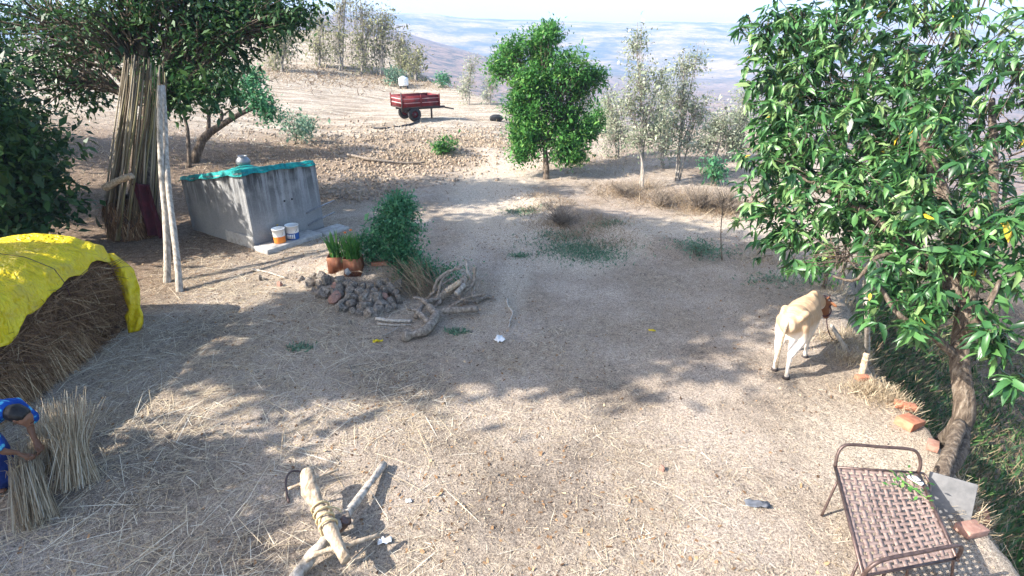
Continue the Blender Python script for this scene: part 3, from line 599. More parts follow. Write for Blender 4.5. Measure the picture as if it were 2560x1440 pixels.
# ------------------------------------------------------------------ cement water tank
C0 = GP(640, 622); C0.z = 0; e1 = Vector((.54, .84, 0)); e2 = Vector((-.83, .555, 0)).normalized(); e1 = Vector((e2.y, -e2.x, 0)); LA, LB, TH, HT = 2.05, 2.85, .12, 1.88
TB = min(gz(C0.x, C0.y), 0)-.1
Rt = np.array([[e1.x, e2.x, 0], [e1.y, e2.y, 0], [0, 0, 1]])
def tp(a, b_, z): return C0+e1*a+e2*b_+Vector((0, 0, z))
tank = thing('water_tank', 'square weathered cement water tank with black algae stains', 'water tank', C0)
def top_z(a_, b_):
    u, w = a_/LA, b_/LB; return 1.86*(1-u)*(1-w)+1.76*u*(1-w)+1.36*(1-u)*w+1.20*u*w
def tbox(a0, a1, b0, b1, z0, z1, name, mat, parent, w=.012):
    a = Acc(); v = [tp(a_, b_, top_z(a_, b_)+(z0-HT) if z0 > 1 else z0) for a_, b_ in ((a0, b0), (a1, b0), (a1, b1), (a0, b1))]
    v += [tp(a_, b_, top_z(a_, b_)+(z1-HT) if z1 > 1 else z1) for a_, b_ in ((a0, b0), (a1, b0), (a1, b1), (a0, b1))]
    a.add(np.array([tuple(q) for q in v]), BOXF); return bevel(a.build(name, mat, parent), w)
tbox(0, LA, 0, TH, TB, HT, 'wall', M['cement'], tank); tbox(0, LA, LB-TH, LB, TB, HT, 'wall', M['cement'], tank)
tbox(0.002, TH, TH+.001, LB-TH-.001, TB, HT-.003, 'wall', M['cement'], tank); tbox(LA-TH, LA-.002, TH+.001, LB-TH-.001, TB, HT-.003, 'wall', M['cement'], tank)
tbox(-.05, -.001, -.02, 1.15, TB, .30, 'plinth', M['slab'], tank); tbox(TH, LA-TH, TH, LB-TH, HT-.25, HT-.18, 'water_cover', M['greyboard'], tank)
# which face is which: b=0 wall faces the camera's right side (local -e2), a=0 wall faces left
a = Acc(); c = tp(.62, -.03, .42); v, f = tube([c, c-e2*.09, c-e2*.12-Vector((0, 0, .05))], [.014, .014, .012], 8); a.add(v, f); v, f = tube([c-e2*.06, c-e2*.06+Vector((0, 0, .05))], .008, 6); a.add(v, f); v, f = box(c-e2*.06+Vector((0, 0, .055)), (.07, .015, .012), R=Rt); a.add(v, f); a.build('tap', M['brass'], tank)
for a0 in (.98, 1.2):
    a = Acc(); v, f = tube([tp(a0, .02, .98), tp(a0, -.012, .98)], .025, 8); a.add(v, f); a.build('weep_hole', M['black'], tank)
for z, ln in ((.62, .55), (.30, .5)):
    a = Acc(); v, f = tube(spline([tp(1.55, -.012, z-.1), tp(1.9, -.08, z), tp(1.9+ln, -.06, z+.06)], 8), .018, 6); a.add(v, f); a.build('pipe', M['greysteel'], tank)
ap = Acc()
v, f = box(tp(.72, -.30, -.01), (1.6, .58, .24), R=Rt); ap.add(v, f)
bevel(tag(ap.build('stone_slab', M['slab'], origin=tp(.72, -.30, 0)), 'rough pale stone step under the paint buckets beside the cement tank', 'step'), .03)
a = Acc(); v, f = box(tp(1.95, -.42, -.02), (.8, .5, .2), R=Rt); a.add(v, f); bevel(tag(a.build('stone_slab', M['slab'], origin=tp(1.95, -.42, 0)), 'grey stone slab beyond the buckets towards the green plants', 'step'), .03)
def net():
    a = Acc(); na, nb = 46, 60; A = np.linspace(-.06, LA+.06, na); B = np.linspace(-.06, LB+.05, nb); AA, BB = np.meshgrid(A, B); rng = np.random.default_rng(3)
    TZ = top_z(AA, BB); z = TZ+.05+.10*np.abs(fbm(AA*2.2, BB*2.2, 5))+.10*np.exp(-((AA-.5)**2+(BB-.75)**2)/.12)+.05*fbm(AA*7, BB*7, 8)
    edge = (AA < 0) | (BB < 0) | (AA > LA)
    z = np.where(edge, TZ-.02-.07*vnoise(AA*4, BB*4, 2), z)
    off = np.where(BB < 0, -.02, 0)
    V = [tp(float(x), float(y+o), float(q)) for x, y, q, o in zip(AA.ravel(), BB.ravel(), z.ravel(), off.ravel())]
    ii = np.arange(nb-1)[:, None]*na+np.arange(na-1)[None]; Fq = np.stack([ii, ii+1, ii+1+na, ii+na], -1).reshape(-1, 4)
    # ragged far edge: leave out some cells
    keep = np.array([not (vnoise(q[0] % na*.2, q[0]//na*.2, 6) > .82 and q[0]//na > 20) for q in Fq]); a.add(np.array([tuple(v) for v in V]), Fq[keep])
    o = a.build('shade_net', M['net'], origin=tp(0, 0, HT), smooth=True); s = o.modifiers.new('s', 'SOLIDIFY'); s.thickness = .006
    tag(o, 'crumpled teal shade net spread over the top of the cement tank', 'net')
net()
def lathe(prof, c, sides=18):
    V = []; F = []
    for i, (r, z) in enumerate(prof):
        for k in range(sides): V.append((c[0]+r*math.cos(2*PI*k/sides), c[1]+r*math.sin(2*PI*k/sides), c[2]+z))
    for i in range(len(prof)-1):
        for k in range(sides): F.append((i*sides+k, i*sides+(k+1) % sides, (i+1)*sides+(k+1) % sides, (i+1)*sides+k))
    return np.array(V), F
potc = tp(.55, .75, top_z(.55, .75)+.14)
pot = thing('metal_pot', 'round grey metal pot lying on the teal net on the tank', 'pot', potc)
a = Acc(); v, f = lathe([(.001, .0), (.10, .005), (.155, .06), (.165, .13), (.12, .20), (.085, .225), (.12, .25), (.11, .25), (.075, .22), (.11, .18), (.001, .02)], potc); a.add(v, f); a.build('bowl', M['silver'], pot, smooth=True)
def bucket(c, colour, label, r=.155, h=.36):
    t = thing('paint_bucket', label, 'bucket', c, 'paint buckets by the tank tap')
    a = Acc(); v, f = lathe([(.001, 0), (r*.88, 0), (r*.9, .02), (r*.94, h*.5)], c, 22); a.add(v, f); a.build('printed_band', M[colour], t, smooth=True)
    a = Acc(); v, f = lathe([(r*.941, h*.5), (r, h), (r*1.04, h), (r*1.04, h+.02), (r*.98, h+.02), (r*.96, h-.01), (r*.86, .03), (.001, .03)], c, 22); a.add(v, f); a.build('rim', M['white'], t, smooth=True)
    a = Acc(); P = [Vector((c[0]+r*1.03*math.cos(x), c[1]+r*1.03*math.sin(x)*.4-r*.9, c[2]+h*.86-.12*math.sin(x)*1.0)) for x in np.linspace(0, PI, 14)]; v, f = tube(P, .005, 5); a.add(v, f); a.build('handle', M['greysteel'], t)
    if colour == 'blue':
        a = Acc()
        for k in range(5):
            x = -PI/2+(k-2)*.28; v, f = box((c[0]+r*.95*math.cos(x), c[1]+r*.95*math.sin(x), c[2]+h*.27), (.012, .03, .11), x); a.add(v, f)
        a.build('print_marks', M['white'], t)
    return t
bucket(tp(.46, -.33, .11), 'orange', 'white paint bucket with an orange lower half beside the tank tap', .15, .34)
bucket(tp(.82, -.36, .11), 'blue', 'white-topped paint bucket with a dark blue lower half beside the tank tap', .16, .34)

# ------------------------------------------------------------------ planters, bush, stone wall
def leafy(name, label, c, h, w, n, mat, cat, ls=.06, mats='bark'):
    c = Vector(c); lob = [(c+Vector((random.uniform(-.08, .08)*w, random.uniform(-.08, .08)*w, h*t)), (w*ww, w*ww, h*.22), 1.2) for t, ww in ((.22, .36), (.42, .46), (.6, .46), (.78, .34), (.9, .2))]
    return make_tree(name, label, c, lob, 'diamond', n, ls, (M[mat], M[mats]), .02, per=26, cluster=.10, stems=6, cat=cat, fork=.35, sides=5)
bp = GP(1000, 660)
leafy('bush', 'rounded dark green leafy bush taller than the potted plants', bp, 1.4, 1.15, 11000, 'bush', 'bush', .06)
bp2 = GP(1030, 690); leafy('bush', 'low green undergrowth at the foot of the rounded bush', bp2, .55, .8, 2200, 'bush', 'bush', .055)
bp3 = GP(935, 655); leafy('bush', 'low dark green bush between the tin planters and the tall bush', bp3, .62, .6, 2200, 'bush', 'bush', .055)
def tin_planter(px, py, w, d, h, label, flare, matn='rust', rz=.1):
    c = GP(px, py); t = thing('tin_planter', label, 'planter', c, 'rusty tin planters')
    o = Matrix.Rotation(rz, 3, 'Z')
    for (x, y, sx, sy) in ((0, -d/2, w, .012), (0, d/2, w, .012), (-w/2, 0, .012, d-.026), (w/2, 0, .012, d-.026)):
        a = Acc(); v, f = box(c+o@Vector((x, y, h/2-.04)), (sx, sy, h+.08), rz); a.add(v, f); a.build('side_panel', M[matn], t)
    a = Acc(); v, f = box(c+Vector((0, 0, h*.42)), (w-.03, d-.03, h*.8), rz); a.add(v, f); a.build('soil', M['haybody'], t)
    return c+Vector((0, 0, h*.8))
q1 = tin_planter(845, 668, .34, .30, .27, 'left rusty tin planter with spiky green leaves', 0)
q2 = tin_planter(886, 676, .34, .28, .30, 'right rusty tin planter with bushy green plants above the stones', 0, rz=-.06)
def grassy(name, label, c, h, w, n, mat, cat, wid=.02, spread=.5):
    rng = np.random.default_rng(int(abs(c.x*100))); a = Acc()
    for i in range(n):
        a_ = rng.uniform(0, 2*PI); s = rng.uniform(.0, spread); L_ = h*rng.uniform(.55, 1.05); d = Vector((math.cos(a_)*s, math.sin(a_)*s, 1)).normalized()
        p0 = c+Vector((rng.normal(0, w*.25), rng.normal(0, w*.25), 0)); side = Vector((-math.sin(a_), math.cos(a_), 0))*wid*rng.uniform(.6, 1.2)
        p1 = p0+d*L_*.6; p2 = p0+d*L_+Vector((math.cos(a_), math.sin(a_), -.4))*s*L_*.35
        a.add([p0-side*.6, p0+side*.6, p1+side, p1-side, p2], [(0, 1, 2, 3), (3, 2, 4)], float(np.clip(rng.normal(.55, .2), 0, 1)))
    o = a.build(name, M[mat], origin=c); return tag(o, label, cat)
grassy('spiky_plant', 'spiky upright green leaves growing in the left tin planter', q1, .62, .22, 46, 'green', 'plant', .022, .45)
grassy('potted_plant', 'dense bushy green plant in the right tin planter', q2, .62, .3, 240, 'green', 'plant', .012, .6)
for k, (px, py, z) in enumerate([(860, 580, .55), (875, 560, .62)]):
    a = Acc(); c = q2+Vector((-.1+.12*k, .02, .55+.05*k)); v, f = lathe([(.001, .0), (.022, .012), (.03, .03), (.015, .04), (.001, .035)], c, 8); a.add(v, f); tag(a.build('flower', M['flower'], origin=c), 'small orange flower %s the bushy potted plant' % ('low in' if k == 0 else 'at the top of'), 'flower')

def rock_mesh(seed, mat, sub=2):
    bm = bmesh.new(); rng = np.random.default_rng(seed+100)
    if sub == 1:
        bmesh.ops.create_cube(bm, size=.85); bmesh.ops.bevel(bm, geom=bm.edges[:], offset=.16, segments=1, affect='EDGES')
        for v in bm.verts: v.co = Vector(np.array(v.co)*rng.uniform(.72, 1.2, 3)+rng.normal(0, .035, 3))
    else:
        bmesh.ops.create_icosphere(bm, subdivisions=sub, radius=.5)
        for v in bm.verts:
            c = v.co; k = 1+.9*float(fbm(np.array([c.x*1.7+seed]), np.array([c.y*1.7+c.z*2.1]), seed)[0]); v.co = Vector((round(c.x*k*5)/5*.4+c.x*k*.6, c.y*k, round(c.z*k*4)/4*.4+c.z*k*.6))
    me = bpy.data.meshes.new('stone'); bm.to_mesh(me); bm.free(); me.materials.append(M[mat]); return me
ROCKS = [rock_mesh(s, 'stone', 1) for s in range(5)]+[rock_mesh(9, 'redstone', 1)]
def rock(parent, c, size, rng, name='stone', mesh=None):
    o = bpy.data.objects.new(name, mesh or ROCKS[int(rng.choice([0, 1, 2, 3, 4, 5], p=[.2, .2, .2, .17, .15, .08]))]); COL.objects.link(o)
    if parent: o.parent = parent; o.location = Vector(c)-Vector(ORG[parent.name])
    else: o.location = c
    o.rotation_euler = rng.uniform(0, 6, 3); o.scale = np.array(size); return o
wb = GP(890, 770); wall = thing('stone_wall', 'tumbled dry-stone retaining wall of grey field stones below the planters', 'stone wall', wb)
rng = np.random.default_rng(5); cnt = 0
for row in range(6):
    for k in range(12):
        t = (k+.5*(row % 2))/12; px = 770+t*235+rng.normal(0, 3); py0 = np.interp(px, [770, 850, 930, 1005], [715, 775, 790, 765]); hh = np.interp(px, [770, 850, 930, 1005], [.18, .50, .52, .34])
        z = row*.105
        if z > hh: continue
        q = GP(px, py0-row*9); s = rng.uniform(.13, .27)
        rock(wall, Vector((q.x, q.y+.02*row, q.z*.3+z*.55+.03)), (s*1.15, s, s*.8), rng); cnt += 1
for k, (px, py, s, lab) in enumerate([(650, 700, .16, 'low flat stone left of the stone wall'), (700, 715, .13, 'small grey stone at the lit patch edge'), (750, 700, .15, 'half-buried stone close to the wall end'), (980, 735, .2, 'pale block stone right of the stone wall'), (875, 810, .1, 'lone small stone fallen in front of the stone wall')]):
    q = GP(px, py); tag(rock(None, q+Vector((0, 0, .02)), (s*1.3, s, s*.6), rng, 'loose_stone'), lab, 'stone')
q = GP(872, 690)+Vector((0, 0, .1)); o = rock(None, q, (.17, .14, .13), rng, 'pale_stone', rock_mesh(13, 'slab')); tag(o, 'pale cream stone on top of the wall below the tin planter', 'stone')
def brick(px, py, rz, label, dz=.035, s=(.23, .11, .07), tilt=0, mat='brick'):
    q = GP(px, py); a = Acc(); R = Matrix.Rotation(rz, 3, 'Z') @ Matrix.Rotation(tilt, 3, 'Y'); v, f = box(q+Vector((0, 0, dz)), s, R=R); a.add(v, f)
    return bevel(tag(a.build('brick', M[mat], origin=q), label, 'brick'), .008)
brick(950, 662, .15, 'red brick at the foot of the green bush', s=(.34, .12, .08)); brick(985, 655, -.2, 'darker brick lying behind the red brick by the bush', s=(.26, .12, .08), mat='redstone')

# ------------------------------------------------------------------ dead wood pile
def log(label, pts, r0, r1, knob=.12, branches=(), mat='deadwood', name='gnarled_log', cat='log', seed=0, sides=9):
    rng = np.random.default_rng(seed+len(label)); P = spline([Vector(p) for p in pts], 22); a = Acc(); lo = min(P, key=lambda q: q.z)
    rr = np.linspace(r0, r1, 22)*(1.28 if mat == 'deadwood' else 1)*(1+knob*rng.normal(0, 1, 22)); v, f = tube(P, rr, sides); v += rng.normal(0, r0*.05, v.shape); a.add(v, f)
    o = Vector((P[0].x, P[0].y, gz(P[0].x, P[0].y))); ob = a.build(name, M[mat], origin=o, smooth=True); tag(ob, label, cat)
    for bp_, b0, b1 in branches:
        a = Acc(); Q = spline([Vector(p) for p in bp_], 10); v, f = tube(Q, np.linspace(b0, b1, 10)*(1+knob*rng.normal(0, 1, 10)), 7); a.add(v, f); a.build('branch', M[mat], ob, smooth=True)
    return ob
def gp(px, py, h=0): q = GP(px, py); return q+Vector((0, 0, h))
def at_d(px, py, ref, off=0):
    """point at the distance of a ground point under it"""
    return W(px, py, (ref.y*math.cos(PITCH)+(EYE-ref.z)*math.sin(PITCH))+off)
R1 = GP(1130, 760); R2 = GP(1100, 835); R3 = GP(1160, 745)
log('thick gnarled grey root lying curled in front of the wood pile', [gp(1005, 850, .06), gp(1060, 840, .09), gp(1085, 815, .11), gp(1100, 795, .13), gp(1150, 790, .12), gp(1195, 785, .10)], .062, .04, .18, [([gp(1075, 820, .1), gp(1045, 800, .16), gp(1020, 795, .2)], .06, .03), ([gp(1090, 800, .12), gp(1060, 775, .2), gp(1035, 770, .22)], .06, .03)], seed=1)
log('heavy knotted trunk piece in the middle of the wood pile', [at_d(1075, 765, R1), at_d(1110, 735, R1), at_d(1145, 715, R1), at_d(1165, 695, R1, .1)], .075, .065, .14, [([at_d(1110, 738, R1), at_d(1095, 760, R1, -.1), at_d(1070, 780, R1, -.15)], .05, .03)], seed=2)
log('long curved grey branch arching up on the left of the wood pile', [at_d(1085, 725, R1), at_d(1095, 700, R1), at_d(1120, 680, R1, .05), at_d(1155, 668, R1, .1)], .03, .022, .1, seed=3)
log('upright bare forked branch standing tall out of the wood pile', [at_d(1185, 740, R3, .05), at_d(1180, 705, R3), at_d(1168, 675, R3), at_d(1168, 645, R3, .05)], .036, .026, .07, [([at_d(1178, 705, R3), at_d(1190, 685, R3), at_d(1185, 668, R3)], .035, .02), ([at_d(1166, 650, R3), at_d(1150, 640, R3), at_d(1142, 638, R3)], .015, .008)], 'palebark', seed=4)
log('smooth bent branch looping down the right of the wood pile', [at_d(1188, 668, R3, -.1), at_d(1182, 710, R3, -.1), at_d(1160, 730, R3, -.15), at_d(1148, 755, R3, -.2), at_d(1130, 765, R3, -.2)], .03, .022, .1, seed=5)
log('short pale log with cut ends on the wood pile', [at_d(1115, 728, R1, -.2), at_d(1150, 705, R1, -.15)], .055, .05, .04, mat='wood', seed=6)
log('short round log end-on beside the cut log', [at_d(1140, 735, R1, -.25), at_d(1160, 712, R1, -.05)], .05, .05, .04, mat='palebark', seed=16)
log('low twisted root stretching left of the wood pile', [gp(1040, 800, .05), gp(1060, 775, .12), gp(1090, 765, .14), gp(1125, 755, .12), gp(1180, 762, .08), gp(1225, 745, .04)], .035, .02, .16, seed=7)
log('thin wavy bare stick lying alone right of the wood pile', [gp(1268, 750, .02), gp(1270, 770, .05), gp(1282, 785, .03), gp(1276, 805, .04), gp(1272, 822, .02)], .022, .012, .1, mat='palebark', name='stick', cat='stick', seed=8)
log('long flat weathered plank on the ground left of the wood pile', [gp(940, 800, .03), gp(980, 806, .035), gp(1030, 808, .04)], .035, .03, .02, mat='palebark', name='plank', cat='plank', seed=9)
log('second thin pale pole parallel to the flat plank', [gp(945, 812, .02), gp(985, 816, .025), gp(1028, 815, .03)], .016, .014, .02, mat='palebark', name='pole', cat='pole', seed=10)
log('straight pale pinkish stick lying left of the stone wall', [gp(632, 676, .03), gp(670, 684, .03), gp(715, 698, .03)], .022, .016, .03, mat='palebark', name='stick', cat='stick', seed=11)
log('thin pale twig lying below the flat plank', [gp(955, 842, .02), gp(985, 830, .03), gp(1000, 815, .03)], .01, .006, .03, mat='palebark', name='stick', cat='stick', seed=12)
log('short dark stick standing alone in the lit yard', [gp(872, 912, 0), gp(876, 925, .05), gp(885, 942, .02)], .012, .008, .03, name='stick', cat='stick', seed=13)
log('dark fallen branch on the bank below the field', [gp(870, 392, .1), gp(930, 405, .12), gp(1000, 412, .08), gp(1060, 412, .1)], .05, .02, .1, name='fallen_branch', cat='branch', seed=14)
for k, (pts, lab) in enumerate([([at_d(1060, 755, R1, .1), at_d(1100, 715, R1), at_d(1140, 690, R1, .1)], 'thin dark branch crossing the left side of the wood pile'), ([at_d(1120, 770, R1, -.25), at_d(1165, 745, R1, -.2), at_d(1215, 735, R1, -.1)], 'thin crooked branch poking right from the foot of the wood pile'), ([at_d(1095, 745, R1, -.1), at_d(1105, 700, R1), at_d(1135, 672, R1, .1)], 'thin arched twig rising over the wood pile'), ([at_d(1160, 760, R3, -.3), at_d(1190, 725, R3, -.2), at_d(1200, 700, R3, -.1)], 'short crooked branch right of the upright fork'), ([gp(1190, 760, .03), gp(1215, 750, .06), gp(1240, 752, .03)], 'short chunky root end lying right of the wood pile')]): log(lab, pts, .024, .012, .15, seed=40+k, name='dead_branch', cat='branch')
q = GP(1655, 1176); tag(rock(None, q+Vector((0, 0, .02)), (.09, .07, .06), rng, 'loose_stone', rock_mesh(31, 'redstone', 1)), 'lone small dark reddish stone in the lit open yard', 'stone')
# leaning dry brush behind the wood pile
a = Acc(); rng = np.random.default_rng(8); c0 = GP(1065, 735)
for i in range(150):
    s = c0+Vector((rng.normal(.05, .28), rng.normal(0, .18), .02)); e = s+Vector((rng.normal(-.45, .22), rng.normal(.35, .25), rng.uniform(.15, .75)))
    v, f = tube([s, s.lerp(e, .5)+Vector((0, 0, .06)), e], [.006, .005, .003], 3, False); a.add(v, f, rng.uniform(.1, .8))
tag(a.build('brushwood', M['dgrass'], origin=c0), 'heap of thin dry brush stalks leaning between bush and wood pile', 'brushwood')
a = Acc(); c0 = GP(1090, 700); n = 900; pos = np.array(c0)+RNG.normal(0, 1, (n, 3))*np.array([.35, .25, .12])+np.array([0, 0, .15]); scatter(a, DIA_V, DIA_F, pos, frames(runit(n), runit(n)+np.array([0, 0, .8])), np.full(n, .05), np.clip(RNG.normal(.45, .2, n), 0, 1)); tag(a.build('weed_patch', M['bush'], origin=c0), 'green weeds sprouting through the wood pile', 'weeds', kind='stuff')

# ------------------------------------------------------------------ haystack and tarpaulin
XR, XL, Y0, Y1, HZ = -6.95, -10.2, 4.9, 9.12, 1.5
def stack_pt(y, s, infl=0.0):
    """s 0..1 from the foot of the right face over the top to the left foot"""
    prof = [(XR+.1, 0.0), (XR+.03, .4), (XR, .8), (XR-.02, 1.2), (XR-.1, 1.42), (XR-.45, 1.58), (XR-1.2, 1.66), (XL+.6, 1.4), (XL+.05, .8), (XL, 0)]
    P = np.array(prof); t = s*(len(P)-1); x = np.interp(t, np.arange(len(P)), P[:, 0]); z = np.interp(t, np.arange(len(P)), P[:, 1])
    cx, cz = (XR+XL)/2, .6; fade = 1-.05*np.clip((y-(Y1-.3))/.3, 0, 1)**2-.08*np.clip((Y0+.5-y)/.5, 0, 1)**2
    x = cx+(x-cx)*fade; z = z*fade; dx, dz = x-cx, z-cz; l = np.hypot(dx, dz)
    return np.stack([x+dx/l*infl, y+0*x, z+dz/l*infl*1.0], -1)
hs = thing('haystack', 'large dark brown haystack under a yellow tarpaulin', 'haystack', (-8.5, 7, 0))
ns, ny = 60, 50; S_, Y_ = np.meshgrid(np.linspace(0, 1, ns), np.linspace(Y0, Y1, ny)); P = stack_pt(Y_.ravel(), S_.ravel())
P = P+np.stack([.10*fbm(P[:, 1]*3, P[:, 2]*3, 4), 0*P[:, 0], .05*fbm(P[:, 0]*3, P[:, 1]*3, 5)], 1); ii = np.arange(ny-1)[:, None]*ns+np.arange(ns-1)[None]
a = Acc(); a.add(P, np.stack([ii, ii+ns, ii+ns+1, ii+1], -1).reshape(-1, 4)); a.add(P[-ns:], [tuple(range(ns))]); a.add(P[:ns], [tuple(range(ns-1, -1, -1))])
a.build('hay_mass', M['haybody'], hs, smooth=True)
a = Acc(); rng = np.random.default_rng(17)
n = 9000; yy = rng.uniform(Y0, Y1, n); s = rng.uniform(0, .34, n); p0 = stack_pt(yy, s, .02); ze = np.interp(yy, [4.7, 6.0, 6.7, 7.3, 8.0, 8.6, 8.95, 9.15], [.5, .72, .88, 1.10, 1.24, 1.27, 1.2, .9])-.05; ok = p0[:, 2] < ze; p0 = p0[ok]; yy = yy[ok]; n = len(p0)
ax = np.stack([rng.uniform(-.05, .55, n), rng.normal(0, .75, n), -rng.uniform(-.2, 1, n)], 1); ln = rng.uniform(.12, .5, n)
low = p0[:, 2] < .5; ln = np.where(low, ln*.7, ln)
STR_V = np.array([(0, -.5, 0), (0, .5, 0), (.5, .5, .05), (.5, -.5, .05), (1, .25, 0), (1, -.25, 0)]); STR_F = [(0, 1, 2, 3), (3, 2, 4, 5)]
wd = rng.uniform(.005, .012, n)
scatter(a, STR_V, STR_F, p0, frames(ax, np.array([[1, 0, .3]])+rng.normal(0, .4, (n, 3))), np.stack([ln, wd, ln*.5], 1), np.clip(rng.normal(.45, .24, n), 0, 1))
n = 1500; yy = rng.uniform(Y0, Y1-1.2, n); p0 = stack_pt(yy, rng.uniform(.0, .17, n), .06); ax = np.stack([rng.uniform(.1, .5, n), rng.normal(-.1, .2, n), -np.ones(n)], 1); ln = rng.uniform(.3, .8, n); ln = np.minimum(ln, p0[:, 2]+.15)
scatter(a, STR_V, STR_F, p0, frames(ax, np.array([[1, 0, .3]])+rng.normal(0, .3, (n, 3))), np.stack([ln, np.full(n, .009), ln*.3], 1), np.clip(rng.normal(.75, .2, n), 0, 1))
o = a.build('hay_strands', M['hay'], hs); o['kind'] = 'stuff'
for k, (px, py) in enumerate([(195, 880), (245, 855)]):
    q = GP(px, py); a = Acc(); v, f = box(q+Vector((-.02, 0, .05)), (.14, .45, .12), -.1); a.add(v, f); bevel(tag(a.build('kerb_stone', M['slab'], origin=q), 'grey block under the haystack front, %s the hanging tarpaulin corner' % ('farther from' if k == 0 else 'nearer to'), 'stone'), .02)
def tarp():
    ns, ny = 90, 90; yv = np.linspace(Y0-.15, Y1+.02, ny); V = []; rng = np.random.default_rng(2)
    for j, y in enumerate(yv):
        zed = np.interp(y, [4.7, 6.0, 6.7, 7.3, 8.0, 8.6, 8.95, 9.15], [.5, .72, .88, 1.10, 1.24, 1.27, 1.2, .9])+.03*math.sin(y*9)
        # s at which the right face reaches the wanted edge height
        sv = np.linspace(0, .5, 200); zz = stack_pt(np.full(200, y), sv, .05)[:, 2]; s0 = sv[np.argmax(zz >= min(zed, zz.max()-.02))]
        s = s0+(1-s0)*np.linspace(0, 1, ns)**1.0*.92
        p = stack_pt(np.full(ns, y), s, .06); k = np.linspace(0, 1, ns)
        p[:, 2] += .035*np.sin(y*11+k*9)*np.exp(-k*3)+.10*fbm(y*3+k*0, k*10, 7)+.04*fbm(y*9+k*6, k*16-y*3, 12)-.05*np.abs(fbm(y*3.2+k*4, k*7-y*2.2, 14))-.03*np.abs(fbm(y*7-k*9, k*5+y*1.5, 15)); p[:, 0] += .08*fbm(y*4, k*8, 8)+.03*np.exp(-k*30)
        V.append(p)
    # far end drape: the cloth turns down over the end of the stack
    last = V[-1]; E = []
    for t in np.linspace(.12, 1, 12):
        q = last.copy(); q[:, 1] = Y1+.02+.16*math.sin(t*PI*.5)+.05*fbm(last[:, 0]*4, t*3+0*last[:, 0], 9); q[:, 2] = np.maximum(last[:, 2]*(1-t)+.06*t, .05); E.append(q)
    A = np.array(V+E).reshape(-1, 3); nyt = ny+12; ii = np.arange(nyt-1)[:, None]*ns+np.arange(ns-1)[None]
    a = Acc(); a.add(A, np.stack([ii, ii+ns, ii+ns+1, ii+1], -1).reshape(-1, 4))
    ob = a.build('tarpaulin', M['yellow'], origin=(-8.5, 7, 0), smooth=True); s = ob.modifiers.new('s', 'SOLIDIFY'); s.thickness = .008
    tag(ob, 'wrinkled bright yellow tarpaulin draped over the haystack', 'tarpaulin')
    # hanging corner flap at the far right corner of the stack
    a = Acc(); n1, n2 = 14, 34; Vf = []
    for k in range(n2):
        t = k/(n2-1); lx = np.interp(t, [0, .2, .45, .7, .78, .88, 1], [258, 285, 303, 322, 312, 318, 322]); rx = np.interp(t, [0, .2, .45, .7, .78, .9, 1], [284, 334, 350, 350, 357, 358, 350]); yy = np.interp(t, [0, 1], [634, 826])
        for u in np.linspace(0, 1, n1):
            q = W(lx+(rx-lx)*u, yy+8*(1-u)*t, 9.72+.03*math.sin(u*8+t*5)-.07*math.sin(u*PI)+.25*(1-t)**3*u+.02*math.sin(t*17+u*3)); Vf.append((q.x, q.y, max(q.z, .03)))
    ii = np.arange(n2-1)[:, None]*n1+np.arange(n1-1)[None]; a.add(np.array(Vf), np.stack([ii, ii+1, ii+n1+1, ii+n1], -1).reshape(-1, 4))
    fl = a.build('corner_flap', M['yellow'], ob, smooth=True); s = fl.modifiers.new('s', 'SOLIDIFY'); s.thickness = .008
    a = Acc(); pts = [tuple(stack_pt(np.array([7.85]), np.array([s_]), .15)[0]) for s_ in np.linspace(.28, .85, 40)]; v, f = tube(pts, .006, 5); a.add(v, f); tag(a.build('rope', M['darkrope'], origin=pts[0]), 'thin dark rope tied over the yellow tarpaulin', 'rope')
tarp()

# stalks leaning on the shade tree, poles, cloth
tb = GP(345, 585); rng = np.random.default_rng(31); sb = thing('stalk_bundle', 'tall bundle of dry stalks standing against the shade tree trunk', 'stalks', tb)
stm = []
for k in range(4):
    a = Acc(); P = [Vector((rng.normal(0, .012), rng.normal(0, .012), z)) for z in np.linspace(0, 4.2, 7)]; v, f = tube(P, np.linspace(.026, .014, 7), 5); a.add(v, f, .3+.2*k)
    stm.append(a.mesh('stalk', mat_noise('stalk_%s' % 'abcd'[k], [(.07, .055, .035), (.11, .095, .045), (.04, .03, .02), (.17, .14, .10)][k], [(.20, .16, .10), (.27, .235, .13), (.13, .095, .06), (.38, .33, .25)][k], 6, .8, .3, .01, (1, 1, .2)), smooth=True))
for i in range(70):
    a_ = rng.uniform(PI*.95, PI*2.05); r0 = rng.uniform(.5, .7); p0 = tb+Vector((math.cos(a_)*r0, math.sin(a_)*r0, rng.uniform(.35, .6) if rng.random() < .75 else .05))
    t_ = W(365+math.cos(a_)*42+rng.normal(0, 6), 170, 13.1)+Vector((0, math.sin(a_)*.3, rng.uniform(-.4, .3))); d = t_-p0
    o = bpy.data.objects.new('stalk', stm[i % 4]); COL.objects.link(o); o.parent = sb; o.location = p0-tb; o.rotation_euler = d.to_track_quat('Z', 'Y').to_euler(); o.scale = (1, 1, d.length/4.2)
a = Acc(); n = 2600; aa = rng.uniform(PI*.9, PI*2.1, n); rr = rng.uniform(.45, .66, n); p0 = np.stack([np.cos(aa)*rr, np.sin(aa)*rr, rng.uniform(.1, .95, n)], 1)+np.array(tb); ax = np.stack([np.cos(aa)*.12, np.sin(aa)*.12, -np.ones(n)], 1)+rng.normal(0, .2, (n, 3)); ln = rng.uniform(.12, .35, n)
scatter(a, STR_V, STR_F, p0, frames(ax, np.stack([np.cos(aa), np.sin(aa), 0*aa], 1)), np.stack([ln, np.full(n, .012), ln*.3], 1), np.clip(rng.normal(.45, .25, n), 0, 1)); a.build('straw_base', M['hay'], sb)['kind'] = 'stuff'
